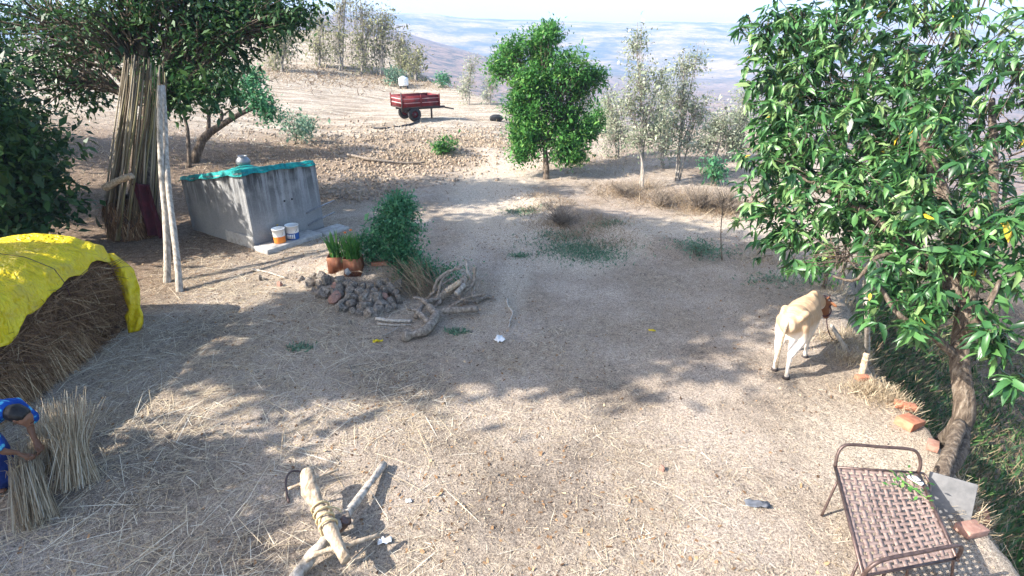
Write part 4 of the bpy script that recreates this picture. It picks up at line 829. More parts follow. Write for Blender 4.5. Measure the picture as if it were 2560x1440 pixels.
a = Acc(); v, f = lathe([(.60, -.1), (.60, .2), (.56, .6), (.50, .95), (.3, 1.0)], tb, 20); a.add(v, f); a.build('straw_core', M['haybody'], sb, smooth=True)
for k, (p0, p1, r0, r1, lab) in enumerate([(GP(418, 705), W(398, 215, 11.9), .075, .05, 'left of two tall bare pale poles in front of the stalk bundle'), (GP(446, 728), W(404, 215, 12.3), .07, .045, 'right of two tall bare pale poles, leaning to the other')]):
    d = p1-p0; P = [p0-Vector((0, 0, .1))]+[p0+d*t+Vector((.03*math.sin(t*7+k), 0, 0)) for t in np.linspace(0, 1, 12)]; a = Acc(); v, f = tube(P, np.linspace(r0, r1, 13)*(1+.05*np.sin(np.arange(13)*2.1)), 9); a.add(v, f); tag(a.build('pole', M['palebark'], origin=p0, smooth=True), lab, 'pole')
cb = tb+Vector((.62, -.45, 0)); a = Acc(); n1, n2 = 14, 20; U, T = np.meshgrid(np.linspace(0, 1, n1), np.linspace(0, 1, n2)); x = cb.x-.05+.42*U; y = cb.y-.08+.06*np.sin(U*11+T*2)+.05*U; z = 1.45-1.35*T+.04*np.sin(U*6)
ii = np.arange(n2-1)[:, None]*n1+np.arange(n1-1)[None]; a.add(np.stack([x.ravel(), y.ravel(), z.ravel()], 1), np.stack([ii, ii+1, ii+n1+1, ii+n1], -1).reshape(-1, 4)); o = a.build('cloth', M['maroon'], origin=cb, smooth=True); o.modifiers.new('s', 'SOLIDIFY').thickness = .008; tag(o, 'dark maroon cloth hanging beside the stalk bundle behind the poles', 'cloth')
log('yellowish cut log poking left out of the stalk bundle', [W(262, 470, 13.4), W(300, 450, 13.3), W(330, 440, 13.2)], .09, .07, .05, mat='wood', name='cut_log', cat='log', seed=20)

# ------------------------------------------------------------------ red trailer
tc_ = GP(1037, 304); al = math.radians(33); ta = Vector((math.cos(al), math.sin(al), 0)); tb_ = Vector((-math.sin(al), math.cos(al), 0)); TR = Matrix(((ta.x, tb_.x, 0), (ta.y, tb_.y, 0), (0, 0, 1)))
tro = tc_+tb_*.0; trl = thing('farm_trailer', 'red tipping farm trailer with painted highlight lines parked on the field', 'trailer', tro)
def tP(a_, b_, z): return tro+ta*a_+tb_*b_+Vector((0, 0, z))
def tb3(a0, a1, b0, b1, z0, z1, name, mat, par=None, bv=0):
    a = Acc(); v, f = box(tP((a0+a1)/2, (b0+b1)/2, (z0+z1)/2), (a1-a0, b1-b0, z1-z0), R=TR); a.add(v, f); o = a.build(name, M[mat], par or trl); return bevel(o, bv) if bv else o
A0, A1, B0, B1, ZB, ZT = -.75, 1.6, -.12, 1.5, .82, 1.42
tb3(A0, A1, B0, B1, ZB-.06, ZB, 'bed', 'chassis')
s1_ = tb3(A0, A1, B0, B0+.05, ZB, ZT, 'side_panel', 'trailer'); tb3(A0, A1, B1-.05, B1, ZB, ZT, 'side_panel', 'trailer')
e_ = tb3(A0, A0+.05, B0+.052, B1-.052, ZB, ZT, 'end_panel', 'trailer'); tb3(A1-.05, A1, B0+.052, B1-.052, ZB, ZT, 'end_panel', 'trailer')
for z in (ZB+.2, ZB+.42):  # thin pale strips that put the pinkish highlights on the panels into colour
    tb3(A0+.08, (A0+A1)/2-.06, B0-.012, B0-.001, z, z+.03, 'highlight_line', 'highlight_line', s1_); tb3((A0+A1)/2+.06, A1-.08, B0-.012, B0-.001, z, z+.03, 'highlight_line', 'highlight_line', s1_); tb3(A0-.012, A0-.001, B0+.1, B1-.1, z, z+.055, 'highlight_line', 'highlight_line', e_)
for x in (A0, (A0+A1)/2-.04, A1-.08): tb3(x, x+.08, B0-.04, B0-.002, ZB-.04, ZT+.06, 'post', 'trailer')
tb3(A0-.04, A0-.002, B0-.04, B0+.04, ZB-.04, ZT+.2, 'post', 'chassis'); tb3(A0-.04, A0-.002, B1-.06, B1+.02, ZB-.04, ZT+.1, 'post', 'trailer')
for bb in (.25, 1.05): tb3(A0+.1, A1+.5, bb, bb+.09, ZB-.19, ZB-.062, 'chassis_beam', 'chassis')
tb3(-.06, .06, B0+.2, B1-.2, .36, .46, 'axle', 'chassis')
for bb in (.32, 1.0): tb3(-.35, .35, bb, bb+.07, .46, .62, 'leaf_spring', 'chassis')
for bb in (B0-.02, B1-.2):
    w = Acc(); pr = [(.20, 0), (.33, .0), (.385, .03), (.40, .09), (.385, .17), (.33, .2), (.20, .2), (.20, 0)]; V = []; F = []; sd_ = 22
    for r, t in pr:
        for k in range(sd_): an = 2*PI*k/sd_; V.append(tP(r*math.cos(an), bb+t, .40+r*math.sin(an)))
    for i in range(len(pr)-1):
        for k in range(sd_): F.append((i*sd_+k, (i+1)*sd_+k, (i+1)*sd_+(k+1) % sd_, i*sd_+(k+1) % sd_))
    w.add(np.array([tuple(q) for q in V]), F); wh = w.build('wheel', M['black'], trl, smooth=True)
    r_ = Acc(); v, f = tube([tP(0, bb+.05, .40), tP(0, bb+.15, .40)], .2, 16); r_.add(v, f); r_.build('rim', M['trailer'], wh)
    r_ = Acc(); v, f = tube([tP(0, bb-.01, .40), tP(0, bb+.06, .40)], .07, 10); r_.add(v, f); r_.build('hub', M['chassis'], wh)
tb3(A1-.25, A1-.17, .6, .68, 0, ZB-.062, 'prop_stand', 'chassis'); 
a = Acc(); v, f = tube([tP(A1+.4, .3, ZB-.14), tP(A1+1.3, .7, ZB-.35)], .045, 6); a.add(v, f); v, f = tube([tP(A1+.4, 1.1, ZB-.14), tP(A1+1.3, .7, ZB-.35)], .045, 6); a.add(v, f); a.build('drawbar', M['chassis'], trl)
pts = [gp(1047, 303, .03), gp(1030, 312, .05), gp(1000, 318, .04), gp(965, 322, .03), gp(935, 321, .03)]; a = Acc(); v, f = tube(spline(pts, 24), .055, 7); a.add(v, f); tag(a.build('hose', M['black'], origin=pts[0], smooth=True), 'thick black hose curving on the ground in front of the trailer', 'hose')
q = GP(1240, 303); o = rock(None, q+Vector((0, 0, .16)), (.85, .6, .5), rng, 'boulder', rock_mesh(23, 'black')); o.rotation_euler = (0, 0, .3); tag(o, 'dark hump-like boulder in the pale field left of the leafy tree', 'boulder')
q = GP(1010, 221); wd_ = thing('water_drum', 'small white water drum on dark feet at the far field edge', 'drum', q); a = Acc(); v, f = lathe([(.001, .25), (.42, .25), (.45, .3), (.45, .5), (.43, .53), (.45, .56), (.45, .85), (.38, .98), (.16, 1.04), (.16, 1.1), (.001, 1.1)], q, 18); a.add(v, f); a.build('barrel', M['white'], wd_, smooth=True)
for s_ in (-.28, .28): a = Acc(); v, f = box(q+Vector((s_, 0, .1)), (.16, .6, .3)); a.add(v, f); a.build('foot', M['chassis'], wd_)

# ------------------------------------------------------------------ cow
def remesh(acc, name, mat, parent, vox, smooth_it=6):
    tmp = bpy.data.objects.new('tmp', acc.mesh('tmp', None)); COL.objects.link(tmp); r = tmp.modifiers.new('r', 'REMESH'); r.mode = 'VOXEL'; r.voxel_size = vox; s = tmp.modifiers.new('s', 'SMOOTH'); s.iterations = smooth_it; s.factor = .5
    dg = bpy.context.evaluated_depsgraph_get(); me = bpy.data.meshes.new_from_object(tmp.evaluated_get(dg)); bpy.data.objects.remove(tmp); me.name = name
    me.polygons.foreach_set('use_smooth', np.ones(len(me.polygons), bool)); me.materials.clear(); me.materials.append(mat); o = bpy.data.objects.new(name, me); COL.objects.link(o); o.parent = parent; ORG[o.name] = ORG.get(parent.name, (0, 0, 0)); return o
def cow():
    hind = GP(1948, 938); th = math.radians(47); root = thing('cow', 'thin tan and cream cow standing with lowered head at the yard edge', 'cow', hind); root.rotation_euler = (0, 0, th); K = .97
    root.scale = (K, K, K); ORG[root.name] = (0, 0, 0)
    a = Acc(); add = lambda pts, rad, s=12, flat=None: a.add(*rounded(pts, rad, s, flat))
    # trunk of the body along +x, y sideways; (half width, half height)
    add([(-.06, 0, .93), (.08, 0, .92), (.25, 0, .88), (.48, 0, .83), (.70, 0, .82), (.88, 0, .86), (.98, 0, .88)], [(.15, .17), (.215, .24), (.21, .25), (.25, .31), (.235, .30), (.18, .26), (.12, .20)], 16)
    for s in (-1, 1):
        add([(-.05, s*.13, 1.05), (.12, s*.15, 1.07)], [.045, .06]); add([(-.12, s*.07, .98), (-.04, s*.09, 1.02)], [.035, .05])          # hip and pin bones
        lx = .06*s                                                                    # the two hind legs are staggered
        add([(.10+lx*.3, s*.12, .90), (.13+lx, s*.13, .66), (.06+lx, s*.12, .55), (-.03+lx, s*.115, .44)], [(.12, .13), (.085, .13), (.06, .09), (.04, .055)], 12)
        add([(-.03+lx, s*.115, .44), (-.01+lx, s*.11, .30), (.0+lx, s*.11, .12), (.02+lx, s*.11, .07), (.045+lx, s*.11, .035)], [(.038, .05), (.03, .034), (.028, .03), (.036, .036), (.045, .04)], 10)
        fx = .86+.05*s
        add([(.86, s*.11, .82), (fx, s*.125, .62), (fx+.01, s*.115, .46), (fx, s*.11, .36)], [(.075, .11), (.06, .075), (.044, .05), (.038, .042)], 12)
        add([(fx, s*.11, .36), (fx, s*.11, .14), (fx+.015, s*.11, .07), (fx+.035, s*.11, .035)], [(.036, .038), (.027, .03), (.035, .035), (.045, .04)], 10)
    add([(.82, 0, 1.07), (.90, 0, 1.09)], [.07, .05])                                  # low hump
    add([(.90, 0, .96), (1.05, -.03, .93), (1.20, -.07, .86), (1.28, -.09, .82)], [(.10, .20), (.085, .16), (.07, .12), (.065, .095)], 14)      # neck
    add([(.95, 0, .68), (1.08, -.03, .72), (1.18, -.05, .74)], [(.012, .07), (.012, .06), (.01, .03)], 8)                                    # dewlap
    add([(1.26, -.09, .87), (1.33, -.11, .80), (1.39, -.13, .69), (1.43, -.14, .60), (1.445, -.145, .55)], [(.075, .075), (.085, .095), (.068, .075), (.055, .055), (.058, .045)], 12)  # head
    for s in (-1, 1):
        add([(1.28, -.09+s*.07, .87), (1.27, -.09+s*.15, .87), (1.26, -.09+s*.22, .84)], [(.02, .03), (.012, .045), (.008, .02)], 8)        # ears
        add([(1.27, -.09+s*.05, .93), (1.26, -.09+s*.08, .98), (1.27, -.09+s*.085, 1.03)], [.022, .016, .009], 8)                            # horns
    add([(.45, 0, .58), (.55, 0, .56)], [(.09, .05), (.07, .04)], 8); add([(.16, 0, .62), (.2, 0, .55)], [(.07, .06), (.05, .05)], 8)
    body = remesh(a, 'body', M['cow'], root, .016, 5)
    t = Acc(); v, f = tube(spline([(-.16, 0, 1.0), (-.23, 0, .92), (-.22, .01, .7), (-.2, .02, .5), (-.19, .02, .36)], 14), np.linspace(.026, .012, 14), 8); t.add(v, f); v, f = rounded([(-.19, .02, .38), (-.185, .02, .28), (-.18, .02, .22)], [.022, .03, .015], 8); t.add(v, f); t.build('tail', M['wood'], root, smooth=True)
    for s in (-1, 1):
        e = Acc(); v, f = rounded([(1.33, -.11+s*.083, .82), (1.345, -.113+s*.083, .805)], [.014, .014], 8); e.add(v, f); e.build('eye', M['black'], root, smooth=True)
        for x0 in (.045+.06*s, .86+.05*s+.035):
            h = Acc(); v, f = tube([(x0, s*.11, .0), (x0-.01, s*.11, .055)], [.058, .046], 10); h.add(v, f); h.build('hoof', M['chassis'], root)
    n = Acc(); v, f = rounded([(1.435, -.145, .56), (1.455, -.15, .535)], [(.052, .035), (.045, .028)], 8); n.add(v, f); n.build('muzzle', M['chassis'], root, smooth=True)
    ha = Acc()
    for cx, cz, r1, r2, tl in ((1.40, .665, .085, .092, .5), (1.30, .85, .10, .12, -.4)):
        P = [Vector((cx+math.sin(x)*r2*tl*.6, -.105-(cx-1.27)*.2+math.cos(x)*r1, cz+math.sin(x)*r2)) for x in np.linspace(0, 2*PI, 20)]; v, f = tube(P, .011, 6, False); ha.add(v, f)
    v, f = tube(spline([(1.44, -.15, .60), (1.55, -.2, .3), (1.75, -.3, .03), (2.0, -.45, .02)], 14), .009, 5); ha.add(v, f)
    ha.build('halter', M['darkrope'], root, smooth=True)
cow()
log('pale split stake leaning beside the cow head at the yard edge', [gp(2120, 880, 0), W(2095, 840, 9.2), W(2078, 812, 9.35)], .035, .03, .03, mat='palebark', name='stake', cat='stake', seed=21)
log('short brown post stub at the yard edge below the cow', [gp(2155, 935, -.05), gp(2155, 925, .3)], .05, .045, .03, mat='wood', name='post', cat='post', seed=22)
log('grey slim pole standing in the mango foliage right of the cow', [gp(2180, 905, -.3), W(2168, 800, 8.3), W(2163, 700, 8.3)], .04, .035, .03, mat='palebark', name='pole', cat='pole', seed=23)

# ------------------------------------------------------------------ person and sheaves
def person():
    g = gz(-5.8, 4.95); root = thing('person', 'person in a blue floral top bending to tie straw at the left edge', 'person', (-5.85, 4.95, g)); dy = 4.95
    a = Acc(); add = lambda pts, rad, s=12: a.add(*rounded([(x, y+dy, z+g) for x, y, z in pts], rad, s))
    hip = (-5.86, 0, .78)
    add([(-5.88, 0, .76), (-5.80, 0, .84), (-5.68, 0, .92), (-5.55, 0, .99), (-5.46, 0, 1.01)], [(.15, .12), (.14, .11), (.15, .11), (.16, .10), (.12, .08)], 16)
    add([(-5.46, 0, 1.01), (-5.38, 0, 1.0), (-5.33, 0, .98)], [.055, .05, .05])
    add([(-5.34, 0, .99), (-5.285, 0, .955), (-5.245, 0, .90), (-5.235, 0, .865)], [(.07, .085), (.078, .10), (.068, .085), (.05, .055)], 14)
    add([(-5.20, 0, .925), (-5.185, 0, .905)], [.016, .018], 8)                                             # nose
    for s in (-1, 1):
        add([(-5.30, s*.078, .95), (-5.285, s*.085, .94)], [(.012, .025), (.01, .02)], 8)                   # ears
        sh = (-5.50, s*.19, .97); el = (-5.46, s*.23, .72); wr = (-5.39, s*.12+.02, .54)
        add([(-5.50, s*.13, .99), sh, (-5.46, s*.22, .84), el], [.06, .058, .047, .038]); add([el, (-5.43, s*.18, .62), wr], [.038, .036, .025])
        add([wr, (-5.36, s*.10+.02, .485), (-5.335, s*.085+.02, .455)], [(.026, .018), (.038, .017), (.034, .016)], 10)
        for k in range(4):
            o = (k-1.5)*.021; L_ = (.062, .074, .068, .052)[k]
            b0 = (-5.325+o*.3, s*.085+.02+o, .445); b1 = (-5.315+o*.3, s*.075+.02+o-s*.012, .445-L_*.55); b2 = (-5.335+o*.3, s*.05+.02+o-s*.018, .445-L_*.95)
            add([b0, b1, b2], [.0095, .0088, .0075], 8)
        add([(-5.37, s*.075+.02, .48), (-5.345, s*.04+.02, .455), (-5.32, s*.025+.02, .435)], [.012, .010, .008], 8)
        add([(-5.87, s*.09, .76), (-5.79, s*.11, .44), (-5.86, s*.11, .08)], [(.095, .095), (.065, .065), (.042, .042)]); add([(-5.88, s*.11, .045), (-5.78, s*.12, .035), (-5.70, s*.125, .028)], [(.038, .035), (.042, .028), (.036, .02)], 10)
    remesh(a, 'body', M['skin'], root, .0085, 3).location = (5.85, -4.95, -g)
    fix = (5.85, -4.95, -g)
    s_ = Acc(); addS = lambda pts, rad, s=16: s_.add(*rounded([(x, y+dy, z+g) for x, y, z in pts], rad, s))
    addS([(-5.93, 0, .70), (-5.82, 0, .83), (-5.68, 0, .93), (-5.55, 0, 1.0), (-5.47, 0, 1.02)], [(.20, .16), (.175, .145), (.18, .14), (.185, .13), (.14, .10)])
    for s in (-1, 1): addS([(-5.52, s*.12, 1.0), (-5.50, s*.19, .97), (-5.455, s*.225, .82), (-5.43, s*.235, .75)], [.08, .08, .075, .08])
    remesh(s_, 'shirt', M['shirt'], root, .013, 4).location = fix
    k_ = Acc(); k_.add(*rounded([(-5.93, dy, .74+g), (-5.86, dy, .52+g), (-5.84, dy, .28+g), (-5.86, dy, .16+g)], [(.19, .19), (.21, .20), (.22, .21), (.25, .22)], 18)); remesh(k_, 'skirt', M['skirt'], root, .016, 4).location = fix
    h_ = Acc(); h_.add(*rounded([(-5.385, dy, 1.0+g), (-5.325, dy, .995+g), (-5.265, dy, .975+g)], [(.085, .085), (.102, .10), (.088, .075)], 14)); h_.add(*rounded([(-5.40, dy, 1.03+g), (-5.43, dy, 1.04+g)], [(.05, .045), (.04, .04)], 10)); remesh(h_, 'hair', M['hair'], root, .01, 4).location = fix
    for s in (-1, 1):
        e = Acc(); e.add(*rounded([(-5.198, s*.033+dy, .935+g), (-5.193, s*.033+dy, .93+g)], [.009, .009], 6)); e.build('eye', M['black'], root)
    m_ = Acc(); m_.add(*rounded([(-5.188, -.022+dy, .872+g), (-5.186, .022+dy, .872+g)], [(.006, .006), (.006, .006)], 6)); m_.build('mouth', M['maroon'], root)
person()
def sheaf(label, p0, p1, n, spread0, spread1, waist=.45, seed=0, w=.007, tones=.5):
    rng = np.random.default_rng(seed); a = Acc(); p0 = Vector(p0); p1 = Vector(p1); d = (p1-p0); L_ = d.length
    u = d.cross(Vector((0, 1, 0))).normalized(); v_ = d.cross(u).normalized()
    for i in range(n):
        an = rng.uniform(0, 2*PI); r = math.sqrt(rng.random()); o = u*math.cos(an)*r+v_*math.sin(an)*r; le = rng.uniform(.75, 1.12)
        q = [p0+o*spread0*rng.uniform(.5, 1.3)+Vector((rng.normal(0, .05), rng.normal(0, .05), 0)), p0+d*(waist+rng.normal(0, .08))+o*.15, p0+d*le+o*spread1*rng.uniform(.6, 1.5)+Vector((rng.normal(0, .06), rng.normal(0, .06), -.25*r*rng.random()))]; P = spline(q, 6); v, f = tube(P, np.linspace(w*.6, w*.35, 6), 3, False); a.add(v, f, float(np.clip(rng.normal(tones, .25), 0, 1)))
    ob = a.build('straw_sheaf', M['straw'], origin=p0); tag(ob, label, 'sheaf', None)
    b_ = Acc(); P = [p0+d*waist+(u*math.cos(x)+v_*math.sin(x))*.075 for x in np.linspace(0, 2*PI, 14)]; v, f = tube(P, .01, 5, False); b_.add(v, f); b_.build('tie', M['rope'], ob)
sheaf('loose straw sheaf held in the bending person\'s hands', GP(95, 1315)+Vector((0, 0, .03)), W(50, 1120, 6.35), 240, .17, .11, .72, 1, .006, .36)
sheaf('upright fanned sheaf of dry straw standing right of the person', GP(190, 1215)+Vector((0, 0, .0)), W(165, 1000, 6.5), 330, .20, .22, .45, 2, .006, .42)
sheaf('straw sheaf leaning between the person and the upright sheaf', GP(120, 1180)+Vector((0, 0, .0)), W(100, 1020, 6.9), 200, .18, .18, .45, 3, .006, .4)

# ------------------------------------------------------------------ wooden plough
def plough():
    o = GP(820, 1300); root = thing('plough', 'old wooden bullock plough with rope lashing lying on the ground', 'plough', o)
    up = lambda px, py, z: G(px, py, z)
    def seg(name, pts, rad, mat='wood', sides=7, n=16, jit=.12, parent=None):
        a = Acc(); P = spline(pts, n); rr = np.array(rad, float) if np.ndim(rad) else np.full(n, rad)
        if np.ndim(rr) == 1 and len(rr) != n: rr = np.interp(np.linspace(0, 1, n), np.linspace(0, 1, len(rr)), rr)
        v, f = tube(P, rr, sides); v += np.random.default_rng(len(name)+n).normal(0, float(np.min(rr))*jit, v.shape); a.add(v, f); return a.build(name, M[mat], parent or root, smooth=True)
    seg('beam', [up(766, 1188, .30), up(785, 1240, .30), up(810, 1290, .28), up(835, 1340, .26), up(866, 1400, .24)], [.055, .075, .06, .065, .07, .06, .05])
    a = Acc(); c = up(770, 1205, .30); v, f = rounded([up(768, 1185, .32), up(776, 1230, .30), up(790, 1255, .29)], [(.075, .07), (.095, .075), (.07, .06)], 12); a.add(v, f); a.build('beam_head', M['wood'], root, smooth=True)
    seg('draft_pole', [up(960, 1160, .06), up(905, 1235, .12), up(855, 1300, .18), up(812, 1352, .17), up(770, 1402, .1), up(728, 1455, .05)], [.04, .045, .05, .055, .06, .055], 'palebark')
    seg('cross_bar', [up(947, 1338, .16), up(880, 1358, .22), up(800, 1382, .20), up(765, 1402, .16)], .024, 'wood'); seg('handle_rod', [up(845, 1174, .26), up(790, 1195, .31), up(720, 1222, .28)], .016, 'wood')
    seg('iron_hoop', [up(760, 1180, .02), up(730, 1178, .06), up(716, 1195, .06), up(715, 1225, .03), up(722, 1255, .02)], .013, 'steel'); seg('bent_stick', [up(945, 1345, .02), up(905, 1378, .04), up(870, 1412, .03)], .014, 'deadwood')
    seg('share', [up(866, 1298, .22), up(850, 1320, .1), up(842, 1335, .0)], [.06, .05, .02], 'steel'); a = Acc()
    v, f = box(up(848, 1302, .17), (.22, .10, .12), .5); a.add(v, f); bevel(a.build('wedge_block', M['deadwood'], root), .015)
    for k, (x, y) in enumerate([(800, 1268), (806, 1282), (812, 1296), (820, 1312)]):
        c = up(x, y, .28); a = Acc(); ax = (up(835, 1340, .26)-up(785, 1240, .30)).normalized(); u = ax.cross(Vector((0, 0, 1))).normalized(); w_ = u.cross(ax)
        P = [c+(u*math.cos(t)*.085+w_*math.sin(t)*.085)+ax*.02*math.sin(t*.5) for t in np.linspace(0, 2*PI, 18)]; v, f = tube(P, .012, 6, False); a.add(v, f); a.build('rope_lashing', M['rope'], root, smooth=True)
    seg('rope_end', [up(803, 1285, .34), up(798, 1315, .30), up(806, 1340, .2), up(800, 1350, .05), up(815, 1362, .02)], .011, 'rope'); seg('rope_end', [up(815, 1265, .33), up(845, 1272, .25), up(860, 1290, .2)], .009, 'rope')
plough()

# ------------------------------------------------------------------ woven cot
def cot():
    zc = .42; c00 = G(2088, 1168, zc); c10 = G(2296, 1182, zc); c01 = G(2158, 1440, zc); c11 = G(2392, 1396, zc)
    ex = (c10-c00).normalized(); ctr = (c00+c10+c01+c11)/4; root = thing('woven_cot', 'steel framed cot with brown woven tape webbing near the mango trunk', 'cot', Vector((ctr.x, ctr.y, gz(ctr.x, ctr.y))))
    def q(u, v, z=0): return c00*(1-u)*(1-v)+c10*u*(1-v)+c01*(1-u)*v+c11*u*v+Vector((0, 0, z))
    def rod(name, pts, r, n=2, parent=None):
        a = Acc(); P = spline(pts, n) if n > 2 else [Vector(p) for p in pts]; v, f = tube(P, r, 9); a.add(v, f); return a.build(name, M['steel'], parent or root, smooth=True)
    rod('side_rail', [q(0, -.02), q(0, 1.02)], .017); rod('side_rail', [q(1, -.02), q(1, 1.02)], .017); rod('end_rail', [q(0, 0), q(1, 0)], .014); rod('end_rail', [q(0, 1), q(1, 1)], .014)
    rod('headboard_hoop', [q(0, 0), q(.0, -.03, .13), q(.04, -.05, .215), q(.14, -.06, .25), q(.5, -.06, .25), q(.84, -.06, .25), q(.95, -.05, .2), q(1.0, -.02, .1), q(1, 0)], .017, 40)
    rod('footboard_hoop', [q(0, 1.0), q(.0, 1.02, .10), q(.06, 1.03, .19), q(.2, 1.03, .22), q(.5, 1.03, .22), q(.84, 1.03, .22), q(.96, 1.02, .18), q(1.0, 1.01, .1), q(1, 1)], .017, 40)
    g = root.location.z
    for (u, s) in ((-.02, -1), (1.02, 1)):
        for v0 in (.16, .90):
            def fl(p): return Vector((p.x, p.y, gz(p.x, p.y)+.012))
            A_ = q(u, v0); F1 = fl(q(u+.10*s, v0+.06)); 
            rod('leg', [A_, A_.lerp(F1, .5)+Vector((.0, 0, -.0)), F1], .013, 6)
        if s > 0: rod('side_loop', [q(1.0, .0), q(1.08, -.01, -.02), q(1.12, .08, -.06), q(1.07, .2, -.04), q(1.0, .22)], .012, 20)
    rod('brace', [q(.25, .98, -.05), q(.3, .9, -.38)], .012); rod('brace', [q(.5, .98, -.05), q(.6, .9, -.38)], .012)
    nu, nv = 12, 18; sag = lambda u, v: -.045*math.sin(PI*u)*math.sin(PI*v)
    rng = np.random.default_rng(6)
    for i in range(nu):
        u0 = (i+.5)/nu; w = .285/nu; a = Acc(); V = []; steps = 40
        for k in range(steps+1):
            v = k/steps; z = sag(u0, v)+.0035*math.cos(PI*(v*nv-.5)+PI*i); dx = rng.normal(0, .0012)
            V += [q(u0-w+dx, v, z), q(u0+w+dx, v, z)]
        a.add(np.array([tuple(p) for p in V]), [(2*k, 2*k+1, 2*k+3, 2*k+2) for k in range(steps)]); o = a.build('strap', M['strap'], root); o.modifiers.new('s', 'SOLIDIFY').thickness = .002
    for j in range(nv):
        v0 = (j+.5)/nv; w = .28/nv; a = Acc(); V = []; steps = 30
        for k in range(steps+1):
            u = k/steps; z = sag(u, v0)-.0035*math.cos(PI*(u*nu-.5)+PI*j)*(-1)**0; dv = rng.normal(0, .0010)
            V += [q(u, v0-w+dv, z), q(u, v0+w+dv, z)]
        a.add(np.array([tuple(p) for p in V]), [(2*k, 2*k+1, 2*k+3, 2*k+2) for k in range(steps)]); o = a.build('strap', M['strap'], root); o.modifiers.new('s', 'SOLIDIFY').thickness = .002
    # loose things on the cot
    c = q(.90, .13, .03); a = Acc(); v, f = rounded([c+Vector((-.03, .05, 0)), c+Vector((0, 0, .01)), c+Vector((.03, -.06, 0))], [(.03, .012), (.045, .022), (.03, .015)], 10); a.add(v, f); cl = tag(a.build('clamp', M['white'], origin=c, smooth=True), 'white plastic clip lying on the far right corner of the cot', 'clip')
    a = Acc(); P = [c+Vector((.045*math.cos(t), .06*math.sin(t), .028)) for t in np.linspace(0, 2*PI, 16)]; v, f = tube(P, .006, 5, False); a.add(v, f); a.build('loop', M['black'], cl)
    a = Acc(); c = q(.82, .2, .012); v, f = tube([q(.72, .1, .02), q(.8, .2, .03), q(.95, .36, .02)], .005, 5); a.add(v, f, .8); tw = tag(a.build('leafy_twig', M['green'], origin=c), 'small green leafy twig lying on the cot', 'twig')
    a = Acc(); n = 34; pos = np.array(c)+RNG.normal(0, 1, (n, 3))*np.array([.12, .12, .01]); pos[:, 2] = c.z+np.abs(RNG.normal(0, .01, n)); scatter(a, DIA_V, DIA_F, pos, frames(runit(n)*np.array([1, 1, .2]), runit(n)*.3+np.array([0, 0, 1])), np.stack([np.full(n, .07), np.full(n, .03), np.full(n, .05)], 1), RNG.random(n)); a.build('leaves', M['green'], tw)['kind'] = 'stuff'
cot()
# leaning trunk stump and grey board by the cot
q0 = GP(2345, 1270); log('leaning brown stump trunk rising behind the cot', [q0+Vector((0, 0, -.1)), W(2350, 1200, 6.15), W(2375, 1130, 6.4), W(2400, 1060, 6.8)], .085, .07, .06, mat='bark', name='stump', cat='stump', seed=25)
bq = GP(2370, 1290); a = Acc(); R = Matrix.Rotation(-.5, 3, 'Z') @ Matrix.Rotation(-.5, 3, 'X'); v, f = box(bq+Vector((.02, .08, .16)), (.42, .035, .46), R=R); a.add(v, f); bevel(tag(a.build('grey_board', M['greyboard'], origin=bq), 'flat grey board propped up right of the cot', 'board'), .006)
for k, (px, py, rz, s, tilt, lab, mt) in enumerate([(2272, 1062, .5, (.34, .22, .12), .2, 'largest orange brick lump at the yard edge above the cot', 'brick'), (2262, 1020, -.3, (.26, .12, .08), .1, 'red brick half hidden in dry grass at the yard edge', 'brick'), (2155, 950, .2, (.22, .1, .07), .1, 'small red brick nearest the cow at the yard edge', 'brick'), (2425, 1330, .3, (.3, .16, .08), .15, 'flat tan stone at the edge right of the cot', 'redstone'), (2450, 1290, 1.0, (.24, .14, .08), .1, 'orange brick in the dry grass right of the cot', 'brick'), (2330, 1120, .9, (.2, .12, .08), .1, 'broken brick between the brick lump and the stump', 'redstone')]):
    brick(px, py, rz, lab, .04, s, tilt, mt)
# sapling and thin stake right of the lane
b = GP(1805, 652); D = b.y*math.cos(PITCH)+(EYE-b.z)*math.sin(PITCH); rt = thing('sapling', 'thin leafless sapling standing alone in front of the lane', 'sapling', b); a = Acc(); v, f = tube(spline([b, W(1802, 580, D), W(1808, 510, D)], 8), np.linspace(.016, .01, 8), 6); a.add(v, f)
for k in range(16):
    s = W(1808, random.uniform(500, 545), D); e = s+Vector((random.uniform(-.3, .3), random.uniform(-.2, .2), random.uniform(.05, .4))); v, f = tube([s, s.lerp(e, .5)+Vector((0, 0, .03)), e], [.006, .004, .002], 4, False); a.add(v, f)
a.build('stem', M['bark'], rt, smooth=True)

# ------------------------------------------------------------------ litter, straw, dry grass
def strewn(name, n, area, lmin, lmax, wmin, wmax, mat, seed, mean=.55, dens=None, lift=.012, tilt=.10):
    rng = np.random.default_rng(seed); xy = np.stack([rng.uniform(area[0], area[1], n), rng.uniform(area[2], area[3], n)], 1)
    if dens is not None: xy = xy[rng.random(n) < dens(xy[:, 0], xy[:, 1])]
    n = len(xy); z = hgt(xy[:, 0], xy[:, 1])+rng.uniform(.003, lift, n); an = rng.uniform(0, 2*PI, n)
    ax = np.stack([np.cos(an), np.sin(an), rng.normal(0, tilt, n)], 1); ln = rng.uniform(lmin, lmax, n); a = Acc()
    scatter(a, STR_V, STR_F, np.stack([xy[:, 0], xy[:, 1], z], 1), frames(ax, np.array([[0, 0, 1.]])+rng.normal(0, .25, (n, 3))), np.stack([ln, rng.uniform(wmin, wmax, n), ln*.35], 1), np.clip(rng.normal(mean, .26, n), 0, 1))
    o = a.build(name, M[mat]); o['kind'] = 'stuff'; return o
def inside(x, y): return (x < np.interp(y, EDGE_Y, EDGE_X)-.1)
